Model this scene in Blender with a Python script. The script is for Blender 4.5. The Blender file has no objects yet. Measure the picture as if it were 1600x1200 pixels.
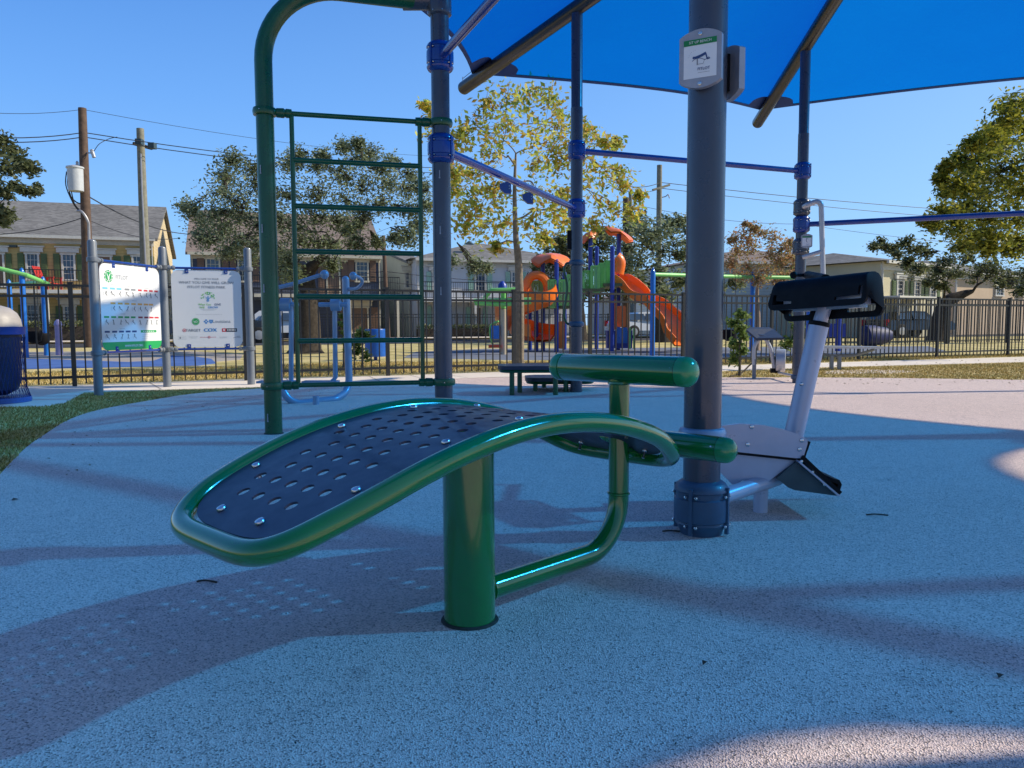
import bpy, math, random
from math import sin, cos, pi, radians, sqrt, atan2
from mathutils import Vector, Matrix
from mathutils.geometry import delaunay_2d_cdt
V = Vector
random.seed(7)
scene = bpy.context.scene
col = scene.collection

# ------------------------------------------------------------------ camera
CAM_H = 0.74
PITCH = math.atan(93 / 1200); ROLL = radians(0.25)
F = V((0, cos(PITCH), -sin(PITCH))); _r = V((1, 0, 0)); _u = _r.cross(F)
R = _r * cos(ROLL) - _u * sin(ROLL); U = _r * sin(ROLL) + _u * cos(ROLL)
CP = V((0, 0, CAM_H))
def ray(px, py): return R * ((px - 800) / 1200) + U * ((600 - py) / 1200) + F
def G(px, py, z=0.0):
    d = ray(px, py); return CP + d * ((z - CAM_H) / d.z)
def AT(px, py, Y):
    d = ray(px, py); return CP + d * (Y / d.y)
cd = bpy.data.cameras.new('camera'); cam = bpy.data.objects.new('camera', cd); col.objects.link(cam)
cd.sensor_width = 36; cd.lens = 27.0; cd.clip_start = 0.05; cd.clip_end = 2000
m = Matrix((R, U, -F)).transposed().to_4x4(); m.translation = CP; cam.matrix_world = m
scene.camera = cam
scene.view_settings.view_transform = 'Standard'; scene.view_settings.look = 'None'
scene.view_settings.exposure = 0; scene.view_settings.gamma = 1

# ------------------------------------------------------------------ light
SUN_EL = math.atan(0.69); SUN_AZ = radians(84)      # azimuth from +Y towards +X
w = bpy.data.worlds.new('World'); scene.world = w; w.use_nodes = True
nt = w.node_tree; nt.nodes.clear()
sky = nt.nodes.new('ShaderNodeTexSky'); sky.sky_type = 'NISHITA'; sky.sun_disc = False
sky.sun_elevation = SUN_EL; sky.sun_rotation = SUN_AZ
sky.air_density = 1.0; sky.dust_density = 0.2; sky.ozone_density = 3.0; sky.altitude = 0
bg = nt.nodes.new('ShaderNodeBackground'); bg.inputs[1].default_value = 0.15
ow = nt.nodes.new('ShaderNodeOutputWorld')
hs = nt.nodes.new('ShaderNodeMix'); hs.data_type = 'RGBA'; hs.blend_type = 'MIX'; hs.inputs[0].default_value = .85
# deep clear-day blue that pales towards the horizon, blended with the physical sky
tcw = nt.nodes.new('ShaderNodeTexCoord'); sx = nt.nodes.new('ShaderNodeSeparateXYZ'); nt.links.new(tcw.outputs['Generated'], sx.inputs[0])
cr = nt.nodes.new('ShaderNodeValToRGB'); e = cr.color_ramp.elements; e[0].position = 0; e[0].color = (.36, .64, 1.02, 1); e[1].position = 1; e[1].color = (.025, .12, .48, 1)

for q, cc in ((.1, (.24, .54, 1.0)), (.26, (.135, .39, .93)), (.38, (.075, .28, .79)), (.65, (.035, .17, .58))): e2 = e.new(q); e2.color = (*cc, 1)
# paler towards the sun side
s0 = nt.nodes.new('ShaderNodeMath'); s0.operation = 'MULTIPLY_ADD'; s0.use_clamp = True; nt.links.new(sx.outputs[0], s0.inputs[0]); s0.inputs[1].default_value = .5; s0.inputs[2].default_value = .5
s1 = nt.nodes.new('ShaderNodeMath'); s1.operation = 'POWER'; nt.links.new(s0.outputs[0], s1.inputs[0]); s1.inputs[1].default_value = 2.6
sm = nt.nodes.new('ShaderNodeMath'); sm.operation = 'MULTIPLY'; nt.links.new(s1.outputs[0], sm.inputs[0]); sm.inputs[1].default_value = .9
sun_side = nt.nodes.new('ShaderNodeMix'); sun_side.data_type = 'RGBA'; nt.links.new(sm.outputs[0], sun_side.inputs[0]); nt.links.new(cr.outputs[0], sun_side.inputs[6]); sun_side.inputs[7].default_value = (.42, .7, 1.05, 1)
nt.links.new(sx.outputs[2], cr.inputs[0]); vm = nt.nodes.new('ShaderNodeVectorMath'); vm.operation = 'SCALE'; vm.inputs['Scale'].default_value = 7.3
nt.links.new(sun_side.outputs[2], vm.inputs[0]); nt.links.new(sky.outputs[0], hs.inputs[6]); nt.links.new(vm.outputs[0], hs.inputs[7])
# dimming added to the sky behind the camera, to cut ambient light under the canopy
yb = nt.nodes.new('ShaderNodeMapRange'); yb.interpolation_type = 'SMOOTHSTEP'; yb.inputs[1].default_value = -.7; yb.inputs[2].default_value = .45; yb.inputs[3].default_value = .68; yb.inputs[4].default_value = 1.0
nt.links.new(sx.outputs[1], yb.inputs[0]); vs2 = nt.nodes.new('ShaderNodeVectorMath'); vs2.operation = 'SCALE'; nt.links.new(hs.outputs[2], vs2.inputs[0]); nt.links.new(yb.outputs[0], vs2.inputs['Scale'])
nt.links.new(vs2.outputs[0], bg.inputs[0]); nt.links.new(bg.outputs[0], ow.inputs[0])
sl = bpy.data.lights.new('sun', 'SUN'); sl.energy = 5.0; sl.angle = radians(0.8); sl.color = (1.0, 0.905, 0.72)
so = bpy.data.objects.new('sun', sl); col.objects.link(so)
sd = V((sin(SUN_AZ) * cos(SUN_EL), cos(SUN_AZ) * cos(SUN_EL), sin(SUN_EL)))
so.rotation_euler = sd.to_track_quat('Z', 'Y').to_euler(); so.location = (30, 0, 30)

# ------------------------------------------------------------------ materials
MATS = {}
def newmat(name):
    mt = bpy.data.materials.new(name); mt.use_nodes = True; n = mt.node_tree; n.nodes.clear()
    out = n.nodes.new('ShaderNodeOutputMaterial'); return mt, n, out
def N(n, t, **kw):
    x = n.nodes.new(t)
    for k, v in kw.items(): setattr(x, k, v)
    return x
def noise(n, scale, detail=3, rough=.55, vec=None, dist=0):
    t = N(n, 'ShaderNodeTexNoise'); t.inputs['Scale'].default_value = scale; t.inputs['Detail'].default_value = detail
    t.inputs['Roughness'].default_value = rough; t.inputs['Distortion'].default_value = dist
    if vec is not None: n.links.new(vec, t.inputs['Vector'])
    return t
def ramp(n, fac, stops):
    r = N(n, 'ShaderNodeValToRGB'); e = r.color_ramp.elements
    while len(e) < len(stops): e.new(.5)
    for i, (p, c) in enumerate(stops):
        e[i].position = p; e[i].color = (c[0], c[1], c[2], 1) if hasattr(c, '__len__') else (c, c, c, 1)
    n.links.new(fac, r.inputs[0]); return r
def mixc(n, fac, a, b, mode='MIX'):
    x = N(n, 'ShaderNodeMix', data_type='RGBA', blend_type=mode)
    for s, v in ((0, fac), (6, a), (7, b)):
        if hasattr(v, 'is_output') or hasattr(v, 'links'): n.links.new(v, x.inputs[s])
        elif s == 0: x.inputs[0].default_value = v
        else: x.inputs[s].default_value = (v[0], v[1], v[2], 1)
    return x.outputs[2]
def M(name, c, rough=.4, metal=0, var=.08, scale=9, bump=0, bscale=60, coat=0, spec=.5, dirt=0):
    """painted or plain surface with small tone and gloss variation"""
    if name in MATS: return MATS[name]
    mt, n, out = newmat(name)
    p = N(n, 'ShaderNodeBsdfPrincipled'); n.links.new(p.outputs[0], out.inputs[0])
    tc = N(n, 'ShaderNodeTexCoord'); ob = tc.outputs['Object']
    t = noise(n, scale, 4, .6, ob)
    lo = [max(0, x * (1 - var)) for x in c]; hi = [min(1, x * (1 + var)) for x in c]
    base = ramp(n, t.outputs[0], [(.3, lo), (.7, hi)]).outputs[0]
    if dirt:
        t2 = noise(n, scale * 2.7, 6, .7, ob, .6)
        f = ramp(n, t2.outputs[0], [(.48, 0), (.75, dirt)]).outputs[0]
        base = mixc(n, f, base, [x * .45 + .02 for x in c])
    n.links.new(base, p.inputs['Base Color'])
    rr = ramp(n, noise(n, scale * 3, 4, .6, ob).outputs[0], [(.3, max(.02, rough - .06)), (.7, min(1, rough + .08))])
    n.links.new(rr.outputs[0], p.inputs['Roughness'])
    p.inputs['Metallic'].default_value = metal; p.inputs['Coat Weight'].default_value = coat
    p.inputs['Coat Roughness'].default_value = .08; p.inputs['Specular IOR Level'].default_value = spec
    if bump:
        b = N(n, 'ShaderNodeBump'); b.inputs['Strength'].default_value = bump; b.inputs['Distance'].default_value = .01
        n.links.new(noise(n, bscale, 4, .6, ob).outputs[0], b.inputs['Height']); n.links.new(b.outputs[0], p.inputs['Normal'])
    MATS[name] = mt; return mt
green = M('green_powder_coat', (.003, .165, .028), .12, 0, .1, 5, .04, 900, 1.0, dirt=.25)
dgreen = M('dark_green_backlit_tone', (.003, .082, .026), .3, 0, .08, 6, .03, 500, .3)  # green darkened to paint in the backlit look of ladder and arch
navy = M('navy_perforated_sheet', (.02, .028, .06), .4, 0, .12, 7, .05, 700, .15, dirt=.2)
slate = M('slate_post_paint', (.058, .066, .095), .3, .25, .08, 4, .03, 600, .35, dirt=.25)
slatec = M('slate_clamp_paint', (.04, .085, .15), .42, 0, .1, 9, .08, 400, .1, dirt=.3)
greyp = M('grey_post_paint', (.19, .21, .24), .42, .1, .08, 6, .03, 500, .15, dirt=.15)
bluep = M('blue_powder_coat', (.006, .042, .27), .22, 0, .08, 5, .03, 500, .5, dirt=.12)
brblue = M('bright_blue_paint', (.01, .16, .6), .3, 0, .08, 5, .03, 300, .3)
lilac = M('pale_silver_paint', (.5, .5, .6), .33, .15, .06, 5, .03, 500, .2, dirt=.12)
silver = M('silver_paint', (.5, .5, .52), .35, .35, .06, 5, .02, 400, .2)
icep = M('ice_blue_paint', (.24, .33, .46), .35, .2, .08, 5, .03, 300, .2)
steel = M('bolt_steel', (.62, .62, .64), .22, 1, .1, 40)
rafterm = M('dark_steel_tube', (.075, .065, .06), .3, .6, .12, 4, .03, 300, .3)
blackp = M('black_plastic', (.005, .005, .007), .6, 0, .2, 8, .05, 500, spec=.2)
fencem = M('black_fence_paint', (.012, .0125, .014), .42, .05, .2, 5, spec=.6)
signframe = M('sign_frame_grey', (.36, .36, .4), .4, .2, .08, 20)
whitem = M('white_panel', (.82, .82, .83), .42, 0, .015, 3)
offwhite = M('offwhite_panel', (.74, .74, .7), .45, 0, .015, 3)
orangep = M('orange_plastic', (.92, .19, .018), .32, 0, .08, 2, coat=.2)
limep = M('lime_green_paint', (.22, .6, .16), .35, 0, .08, 3)
tanp = M('tan_paint', (.5, .42, .32), .5)
conc = None

def flat(name, c): return M(name, c, .5, 0, .03, 20)
ink = flat('dark_print', (.05, .05, .06)); greyink = flat('grey_print', (.28, .29, .31)); lgrey = flat('light_grey_print', (.55, .56, .57))
gprint = flat('green_print', (.01, .38, .1)); limeprint = flat('lime_print', (.25, .6, .15)); bprint = flat('blue_print', (.02, .25, .62))
nprint = flat('navy_print', (.03, .07, .2)); rprint = flat('red_print', (.6, .04, .06)); oprint = flat('orange_print', (.85, .45, .12))
cprint = flat('cyan_print', (.2, .6, .75)); mprint = flat('maroon_print', (.25, .03, .07)); pgreen = flat('plate_green_print', (.005, .22, .06))

# ------------------------------------------------------------------ mesh building
class MB:
    def __init__(s): s.v = []; s.f = []; s.m = []
    def add(s, vs, fs, mi=0):
        o = len(s.v); s.v += [tuple(x) for x in vs]; s.f += [tuple(i + o for i in f) for f in fs]; s.m += [mi] * len(fs); return s
    def box(s, c, size, rz=0, mi=0, mat=None):
        x, y, z = size[0] / 2, size[1] / 2, size[2] / 2
        T = mat if mat is not None else Matrix.Rotation(rz, 3, 'Z')
        vs = [V(c) + T @ V((a * x, b * y, d * z)) for a in (-1, 1) for b in (-1, 1) for d in (-1, 1)]
        return s.add(vs, [(0, 1, 3, 2), (4, 6, 7, 5), (0, 4, 5, 1), (2, 3, 7, 6), (0, 2, 6, 4), (1, 5, 7, 3)], mi)
    def bar(s, a, b, w, h=None, mi=0, up=(0, 0, 1)):
        a = V(a); b = V(b); d = (b - a); L = d.length; d = d.normalized(); up = V(up)
        if abs(d.dot(up)) > .98: up = V((0, 1, 0))
        x = d.cross(up).normalized(); z = x.cross(d)
        T = Matrix((x, d, z)).transposed(); return s.box((a + b) / 2, (w, L, h or w), mi=mi, mat=T)
    def tube(s, pts, r, n=12, closed=False, mi=0, cap=True):
        pts = [V(p) for p in pts]; k = len(pts); rs = r if hasattr(r, '__len__') else [r] * k
        tan = []
        for i in range(k):
            a = pts[(i - 1) % k] if closed or i else pts[i]; b = pts[(i + 1) % k] if closed or i < k - 1 else pts[i]
            tan.append((b - a).normalized())
        up = V((0, 0, 1)) if abs(tan[0].z) < .9 else V((0, 1, 0))
        nrm = (up - tan[0] * up.dot(tan[0])).normalized(); vs = []
        for i in range(k):
            nrm = (nrm - tan[i] * nrm.dot(tan[i])).normalized(); bn = tan[i].cross(nrm)
            for j in range(n):
                a = 2 * pi * j / n; vs.append(pts[i] + (nrm * cos(a) + bn * sin(a)) * rs[i])
        fs = []
        for i in range(k if closed else k - 1):
            i2 = (i + 1) % k
            off = 0
            if closed and i2 == 0:
                off = min(range(n), key=lambda q: (vs[i * n] - vs[q]).length)
            for j in range(n): fs.append((i * n + j, i * n + (j + 1) % n, i2 * n + (j + 1 + off) % n, i2 * n + (j + off) % n))
        if cap and not closed: fs += [tuple(range(n))[::-1], tuple((k - 1) * n + j for j in range(n))]
        return s.add(vs, fs, mi)
    def lathe(s, prof, base=(0, 0, 0), axis=(0, 0, 1), n=24, mi=0, sx=1):
        """prof: [(r, h)] along axis"""
        ax = V(axis).normalized(); up = V((1, 0, 0)) if abs(ax.x) < .9 else V((0, 1, 0))
        x = (up - ax * up.dot(ax)).normalized(); y = ax.cross(x); vs = []
        for r, h in prof:
            for j in range(n):
                a = 2 * pi * j / n; vs.append(V(base) + ax * h + (x * cos(a) + y * sin(a)) * r)
        fs = []
        for i in range(len(prof) - 1):
            for j in range(n): fs.append((i * n + j, i * n + (j + 1) % n, (i + 1) * n + (j + 1) % n, (i + 1) * n + j))
        fs += [tuple(range(n))[::-1], tuple((len(prof) - 1) * n + j for j in range(n))]
        return s.add(vs, fs, mi)
    def cyl(s, a, b, r, n=16, mi=0): return s.tube([a, b], r, n, mi=mi)
    def ball(s, c, r, n=12, mi=0, sc=(1, 1, 1)):
        k = n // 2; vs = []
        for i in range(1, k):
            t = pi * i / k
            for j in range(n):
                a = 2 * pi * j / n; vs.append(V(c) + V((sin(t) * cos(a) * sc[0], sin(t) * sin(a) * sc[1], cos(t) * sc[2])) * r)
        vs += [V(c) + V((0, 0, r * sc[2])), V(c) - V((0, 0, r * sc[2]))]; T = len(vs) - 2
        fs = [(i * n + j, (i + 1) * n + j, (i + 1) * n + (j + 1) % n, i * n + (j + 1) % n) for i in range(k - 2) for j in range(n)]
        fs += [(T, j, (j + 1) % n) for j in range(n)] + [(T + 1, (k - 2) * n + (j + 1) % n, (k - 2) * n + j) for j in range(n)]
        return s.add(vs, fs, mi)
    def prism(s, poly, d, mi=0):
        """poly: coplanar world points, extruded by vector d"""
        n = len(poly); d = V(d); vs = [V(p) for p in poly] + [V(p) + d for p in poly]
        fs = [tuple(range(n)), tuple(range(n, 2 * n))[::-1]] + [(j, j + n, (j + 1) % n + n, (j + 1) % n) for j in range(n)]
        return s.add(vs, fs, mi)
    def build(s, name, mats, parent=None, smooth=35, loc=None):
        me = bpy.data.meshes.new(name); off = V((0, 0, 0))
        if parent is not None: off = rootof(parent).location
        elif loc is not None: off = V(loc)
        me.from_pydata([(x[0] - off.x, x[1] - off.y, x[2] - off.z) for x in s.v], [], s.f)
        for mt in (mats if isinstance(mats, (list, tuple)) else [mats]): me.materials.append(mt)
        if any(s.m): me.polygons.foreach_set('material_index', s.m)
        me.validate()
        bpy_recalc(me)
        if smooth:
            me.polygons.foreach_set('use_smooth', [True] * len(me.polygons)); me.set_sharp_from_angle(angle=radians(smooth))
        o = bpy.data.objects.new(name, me); col.objects.link(o)
        if parent is not None: o.parent = parent
        elif loc is not None: o.location = off
        return o
import bmesh
def bpy_recalc(me):
    if len(me.polygons) > 30000: return
    b = bmesh.new(); b.from_mesh(me); bmesh.ops.recalc_face_normals(b, faces=b.faces); b.to_mesh(me); b.free()
def rootof(o):
    while o.parent is not None: o = o.parent
    return o
def tag(o, label=None, cat=None, group=None, kind=None):
    if label: o['label'] = label
    if cat: o['category'] = cat
    if group: o['group'] = group
    if kind: o['kind'] = kind
    return o
def thing(name, label, cat, loc, group=None):
    o = bpy.data.objects.new(name, None); col.objects.link(o); o.location = V(loc); o.empty_display_size = .1
    return tag(o, label, cat, group)
def struct(mb, name, mat, smooth=0): return tag(mb.build(name, mat, smooth=smooth), kind='structure')
def fillet(pts, r, n=8):
    """round the inner corners of a polyline"""
    pts = [V(p) for p in pts]; out = [pts[0]]
    for i in range(1, len(pts) - 1):
        p = pts[i]; a = (pts[i - 1] - p); b = (pts[i + 1] - p); rr = r[i - 1] if hasattr(r, '__len__') else r
        ang = a.angle(b); t = min(rr / math.tan(ang / 2), a.length * .49, b.length * .49)
        p0 = p + a.normalized() * t; p1 = p + b.normalized() * t
        rr = t * math.tan(ang / 2)
        c = p + (a.normalized() + b.normalized()).normalized() * (rr / sin(ang / 2))
        u = p0 - c; w_ = p1 - c; th = u.angle(w_)
        for k in range(n + 1):
            f = k / n; out.append(c + (u * sin((1 - f) * th) + w_ * sin(f * th)) / sin(th))
    out.append(pts[-1]); return out
def catmull(pts, n=6):
    pts = [V(p) for p in pts]; o = []
    for i in range(len(pts) - 1):
        p0 = pts[max(i - 1, 0)]; p1 = pts[i]; p2 = pts[i + 1]; p3 = pts[min(i + 2, len(pts) - 1)]
        for k in range(n):
            t = k / n; o.append(.5 * ((2 * p1) + (p2 - p0) * t + (2 * p0 - 5 * p1 + 4 * p2 - p3) * t * t + (3 * p1 - p0 - 3 * p2 + p3) * t ** 3))
    o.append(pts[-1]); return o
def bolt(mb, p, nrm, r=.008, mi=0):
    mb.lathe([(r, 0), (r, .002), (r * .85, r * .45), (r * .35, r * .62)], p, nrm, 10, mi); return mb
def copytree(o, parent=None):
    c = o.copy(); col.objects.link(c); c.parent = parent
    for ch in [x for x in bpy.data.objects if x.parent == o]: copytree(ch, c)
    return c
_tc = {}
def textmesh(mb, s, size, org, rt, up, nrm, mi=0, align='CENTER', sx=1.0, bold=0):
    """flat lettering from the built-in font, laid on a plane"""
    key = s
    if key not in _tc:
        c = bpy.data.curves.new('lettering', 'FONT'); c.body = s; c.size = 1; c.resolution_u = 3
        o = bpy.data.objects.new('lettering', c); col.objects.link(o)
        bpy.context.view_layer.update()
        me = bpy.data.meshes.new_from_object(o.evaluated_get(bpy.context.evaluated_depsgraph_get()))
        vs = [v.co.copy() for v in me.vertices]; fs = [tuple(p.vertices) for p in me.polygons]
        bpy.data.objects.remove(o); bpy.data.curves.remove(c); bpy.data.meshes.remove(me)
        _tc[key] = (vs, fs)
    vs, fs = _tc[key]; x0 = min(v.x for v in vs); x1 = max(v.x for v in vs)
    sh = {'CENTER': (x0 + x1) / 2, 'LEFT': x0, 'RIGHT': x1}[align]
    mb.add([V(org) + rt * ((v.x - sh) * size * sx) + up * (v.y * size) + nrm * .0005 for v in vs], fs, mi)
    if bold:
        mb.add([V(org) + rt * ((v.x - sh) * size * sx + bold) + up * (v.y * size) + nrm * .0009 for v in vs], fs, mi)

def inside(p, poly):
    c = False; j = len(poly) - 1
    for i in range(len(poly)):
        a, b = poly[i], poly[j]
        if (a[1] > p[1]) != (b[1] > p[1]) and p[0] < (b[0] - a[0]) * (p[1] - a[1]) / (b[1] - a[1]) + a[0]: c = not c
        j = i
    return c
# ------------------------------------------------------------------ ground surfaces
def mat_rubber():
    mt, n, out = newmat('poured_rubber_granules'); p = N(n, 'ShaderNodeBsdfPrincipled'); n.links.new(p.outputs[0], out.inputs[0])
    ob = N(n, 'ShaderNodeTexCoord').outputs['Object']
    vo = N(n, 'ShaderNodeTexVoronoi'); vo.inputs['Scale'].default_value = 290; n.links.new(ob, vo.inputs['Vector'])
    sep = N(n, 'ShaderNodeSeparateColor'); n.links.new(vo.outputs['Color'], sep.inputs[0])
    g = ramp(n, sep.outputs[0], [(0, (.24, .19, .17)), (.12, (.5, .4, .36)), (.3, (.74, .585, .53)), (.75, (.91, .71, .64)), (1, (.97, .83, .76))])
    g.color_ramp.interpolation = 'LINEAR'
    big = ramp(n, noise(n, .55, 5, .6, ob, .4).outputs[0], [(.3, (.93, .92, .91)), (.7, (1, 1, 1))]).outputs[0]
    c = mixc(n, 1, g.outputs[0], big, 'MULTIPLY')
    mid = ramp(n, noise(n, 6, 6, .72, ob, .8).outputs[0], [(.3, (.86, .86, .88)), (.56, (1, 1, 1))]).outputs[0]
    c = mixc(n, .6, c, mid, 'MULTIPLY')
    spots = ramp(n, noise(n, 2.1, 5, .75, ob, 1.6).outputs[0], [(.6, (1, 1, 1)), (.74, (.6, .58, .6))]).outputs[0]
    c = mixc(n, .7, c, spots, 'MULTIPLY')
    mp = N(n, 'ShaderNodeMapping'); mp.inputs['Scale'].default_value = (1.2, 9, 1); n.links.new(ob, mp.inputs[0])
    scuff = ramp(n, noise(n, 1.6, 6, .8, mp.outputs[0], 1.2).outputs[0], [(.68, (1, 1, 1)), (.76, (.55, .54, .57))]).outputs[0]
    c = mixc(n, .5, c, scuff, 'MULTIPLY')
    n.links.new(c, p.inputs['Base Color']); p.inputs['Roughness'].default_value = .82; p.inputs['Specular IOR Level'].default_value = .25
    b = N(n, 'ShaderNodeBump'); b.inputs['Strength'].default_value = .85; b.inputs['Distance'].default_value = .004
    n.links.new(vo.outputs['Distance'], b.inputs['Height'])
    b2 = N(n, 'ShaderNodeBump'); b2.inputs['Strength'].default_value = .25; b2.inputs['Distance'].default_value = .02
    n.links.new(noise(n, 25, 5, .7, ob).outputs[0], b2.inputs['Height']); n.links.new(b.outputs[0], b2.inputs['Normal'])
    n.links.new(b2.outputs[0], p.inputs['Normal']); return mt
def mat_ground(name, stops, s1=1.3, s2=40, rough=.9, bump=.4):
    mt, n, out = newmat(name); p = N(n, 'ShaderNodeBsdfPrincipled'); n.links.new(p.outputs[0], out.inputs[0])
    ob = N(n, 'ShaderNodeTexCoord').outputs['Object']
    a = noise(n, s1, 6, .65, ob, .5); b_ = noise(n, s2, 4, .7, ob)
    f = N(n, 'ShaderNodeMath', operation='MULTIPLY_ADD'); n.links.new(a.outputs[0], f.inputs[0]); f.inputs[1].default_value = .62
    g2 = N(n, 'ShaderNodeMath', operation='MULTIPLY'); n.links.new(b_.outputs[0], g2.inputs[0]); g2.inputs[1].default_value = .38
    n.links.new(g2.outputs[0], f.inputs[2])
    n.links.new(ramp(n, f.outputs[0], stops).outputs[0], p.inputs['Base Color']); p.inputs['Roughness'].default_value = rough
    p.inputs['Specular IOR Level'].default_value = .2
    bb = N(n, 'ShaderNodeBump'); bb.inputs['Strength'].default_value = bump; bb.inputs['Distance'].default_value = .02
    n.links.new(b_.outputs[0], bb.inputs['Height']); n.links.new(bb.outputs[0], p.inputs['Normal']); return mt
rubber = mat_rubber()
lawnm = mat_ground('dry_lawn', [(.34, (.24, .21, .07)), (.46, (.44, .37, .14)), (.56, (.68, .54, .26)), (.7, (.46, .4, .14))], 1.1, 60)
conc = mat_ground('pale_concrete', [(.3, (.68, .59, .5)), (.5, (.8, .7, .6)), (.7, (.86, .77, .67))], .7, 30, bump=.15)
bluesurf = mat_ground('blue_play_surface', [(.35, (.06, .12, .33)), (.65, (.1, .19, .45))], 1.2, 90, bump=.1)
greysurf = mat_ground('grey_play_surface', [(.35, (.14, .16, .21)), (.65, (.22, .235, .28))], .8, 90, bump=.1)
tansurf = mat_ground('tan_play_surface', [(.35, (.36, .31, .27)), (.65, (.44, .39, .34))], .8, 90, bump=.1)
asphalt = mat_ground('asphalt', [(.35, (.045, .046, .05)), (.65, (.075, .075, .08))], .6, 60, bump=.2)

def sheet_poly(name, pts, z, mat, thick=.03):
    mb = MB(); mb.prism([V((p[0], p[1], z)) for p in pts], (0, 0, -thick)); return struct(mb, name, mat)
mb = MB(); mb.add([(-300, -60, 0), (300, -60, 0), (300, 500, 0), (-300, 500, 0)], [(0, 1, 2, 3)]); struct(mb, 'ground', lawnm)
edge_px = [(0, 745), (40, 703), (75, 678), (100, 662), (128, 650), (165, 640), (225, 629), (300, 617), (400, 609), (480, 605.5), (560, 603)]
edge = catmull([G(x, y) for x, y in edge_px], 5)
rub = [(-9, -6), (-3.2, -1), (-2.1, 1.2)] + [(p.x, p.y) for p in edge] + [(p.x, p.y) for p in (G(640, 599), G(700, 593), G(760, 591), G(900, 590), G(1050, 590), G(1130, 591), G(1250, 591), G(1400, 592), G(1600, 595))] + [(14, 9.2), (22, 6), (22, -6)]
sheet_poly('rubber_surfacing', rub, .012, rubber)
near_e = [G(-260, 628), G(0, 618), G(150, 613), G(350, 607), G(560, 602), G(640, 598.5), G(700, 592.5), G(760, 590), G(900, 588), G(1130, 580), G(1300, 574), G(1600, 566), G(1900, 561)]
far_e = [G(1900, 553), G(1600, 558), G(1300, 567), G(1130, 572), G(1050, 573.5), G(900, 577.5), G(760, 582.5), G(640, 587), G(560, 589), G(350, 594.5), G(150, 602), G(0, 606), G(-260, 613)]
sheet_poly('path', [(p.x, p.y) for p in near_e + far_e], .008, conc)
sheet_poly('concrete_pad', [(p.x, p.y) for p in (G(-300, 640), G(-40, 638), G(70, 636.5), G(100, 632), G(132, 614.5), G(0, 617.5), G(-300, 628))], .0095, conc)
sheet_poly('paving_slab', [(p.x, p.y) for p in (G(1288, 584), G(1400, 583.5), G(1436, 580), G(1350, 577.5), G(1290, 580))], .004, conc)
def pxpoly(name, px, z, mat): return sheet_poly(name, [(G(x, y).x, G(x, y).y) for x, y in px], z, mat, .02)
pxpoly('play_surface_tan', [(-200, 560), (60, 560.5), (200, 567), (330, 566), (375, 562), (380, 554), (300, 549), (150, 549), (-200, 552)], .004, tansurf)
pxpoly('play_surface_blue', [(-200, 578), (40, 577), (240, 573), (310, 571.5), (338, 568), (330, 561), (300, 557), (262, 556), (240, 564), (200, 566), (60, 561), (-200, 562)], .008, bluesurf)
pxpoly('play_surface_grey', [(630, 559), (720, 561), (800, 563), (960, 562), (1130, 560), (1400, 553), (1480, 549), (1450, 541), (1100, 543), (760, 545), (650, 550)], .004, greysurf)
jm = M('joint_dark', (.12, .11, .1), .9)
for i in range(0, len(near_e) - 1):
    for f in ((.5,) if i > 1 else ()):
        a = near_e[i].lerp(near_e[i + 1], f); ft = (a.x - far_e[-1].x) ; b = min((far_e[j].lerp(far_e[j + 1], g / 20) for j in range(len(far_e) - 1) for g in range(20)), key=lambda q: (q - a).length)
        d = (b - a).normalized(); s = V((d.y, -d.x, 0)) * .004; mb = MB(); mb.add([a + s + V((0, 0, .0125)), b + s + V((0, 0, .0125)), b - s + V((0, 0, .0125)), a - s + V((0, 0, .0125))], [(0, 1, 2, 3)]); struct(mb, 'path_joint', jm)
def litter_stuff(name, polypx, count, size, mat, label):
    poly = [G(x, y)[:2] for x, y in polypx]; xs = [q[0] for q in poly]; ys = [q[1] for q in poly]; mb = MB(); k = 0; rn = random.Random(len(polypx) + count)
    while k < count:
        x, y = rn.uniform(min(xs), max(xs)), rn.uniform(min(ys), max(ys))
        if not inside((x, y), poly): continue
        k += 1; a = rn.uniform(0, pi); L = size * rn.uniform(.5, 1.3); c_, s_ = cos(a) * L, sin(a) * L; z = .016
        mb.add([(x - c_, y - s_, z), (x + s_ * .4, y - c_ * .4, z + L * rn.uniform(.1, .5)), (x + c_, y + s_, z + .002), (x - s_ * .4, y + c_ * .4, z + L * rn.uniform(.05, .4))], [(0, 1, 2, 3)])
    tag(mb.build(name, mat, smooth=0), label, 'leaf litter', kind='stuff')
lfm = M('fallen_leaf_brown', (.2, .12, .05), .8, 0, .5, 4)
litter_stuff('leaf_litter', [(60, 720), (130, 668), (230, 638), (420, 611), (620, 600), (640, 608), (440, 622), (260, 652), (170, 690), (120, 760)], 110, .012, lfm, 'tiny brown leaf bits along the left border of the surfacing')
litter_stuff('leaf_litter', [(1130, 588), (1600, 592), (1600, 606), (1130, 600)], 90, .018, lfm, 'tiny brown leaf bits along the right border of the surfacing')
litter_stuff('leaf_litter', [(1130, 574), (1600, 560), (1600, 590), (1130, 588)], 160, .022, lfm, 'brown fallen leaves scattered on the right grass strip')
litter_stuff('grit', [(200, 1190), (1500, 1190), (1500, 720), (1000, 660), (300, 700)], 150, .0035, M('dark_grit', (.04, .035, .03), .9), 'specks of dark grit on the blue shaded surfacing')
# street and far pavement beyond the playground
dr = V((.945, .325, 0)); nn = V((-.325, .945, 0)); o0 = V((-17.5, 38, 0))
def strip(name, d0, d1, z, mat):
    a = o0 - nn * d0; b = o0 - nn * d1
    sheet_poly(name, [(a - dr * 120)[:2], (a + dr * 160)[:2], (b + dr * 160)[:2], (b - dr * 120)[:2]], z, mat)
strip('street', 4.5, 11.5, .006, asphalt); strip('pavement', 2.2, 4.2, .1, conc)

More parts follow.
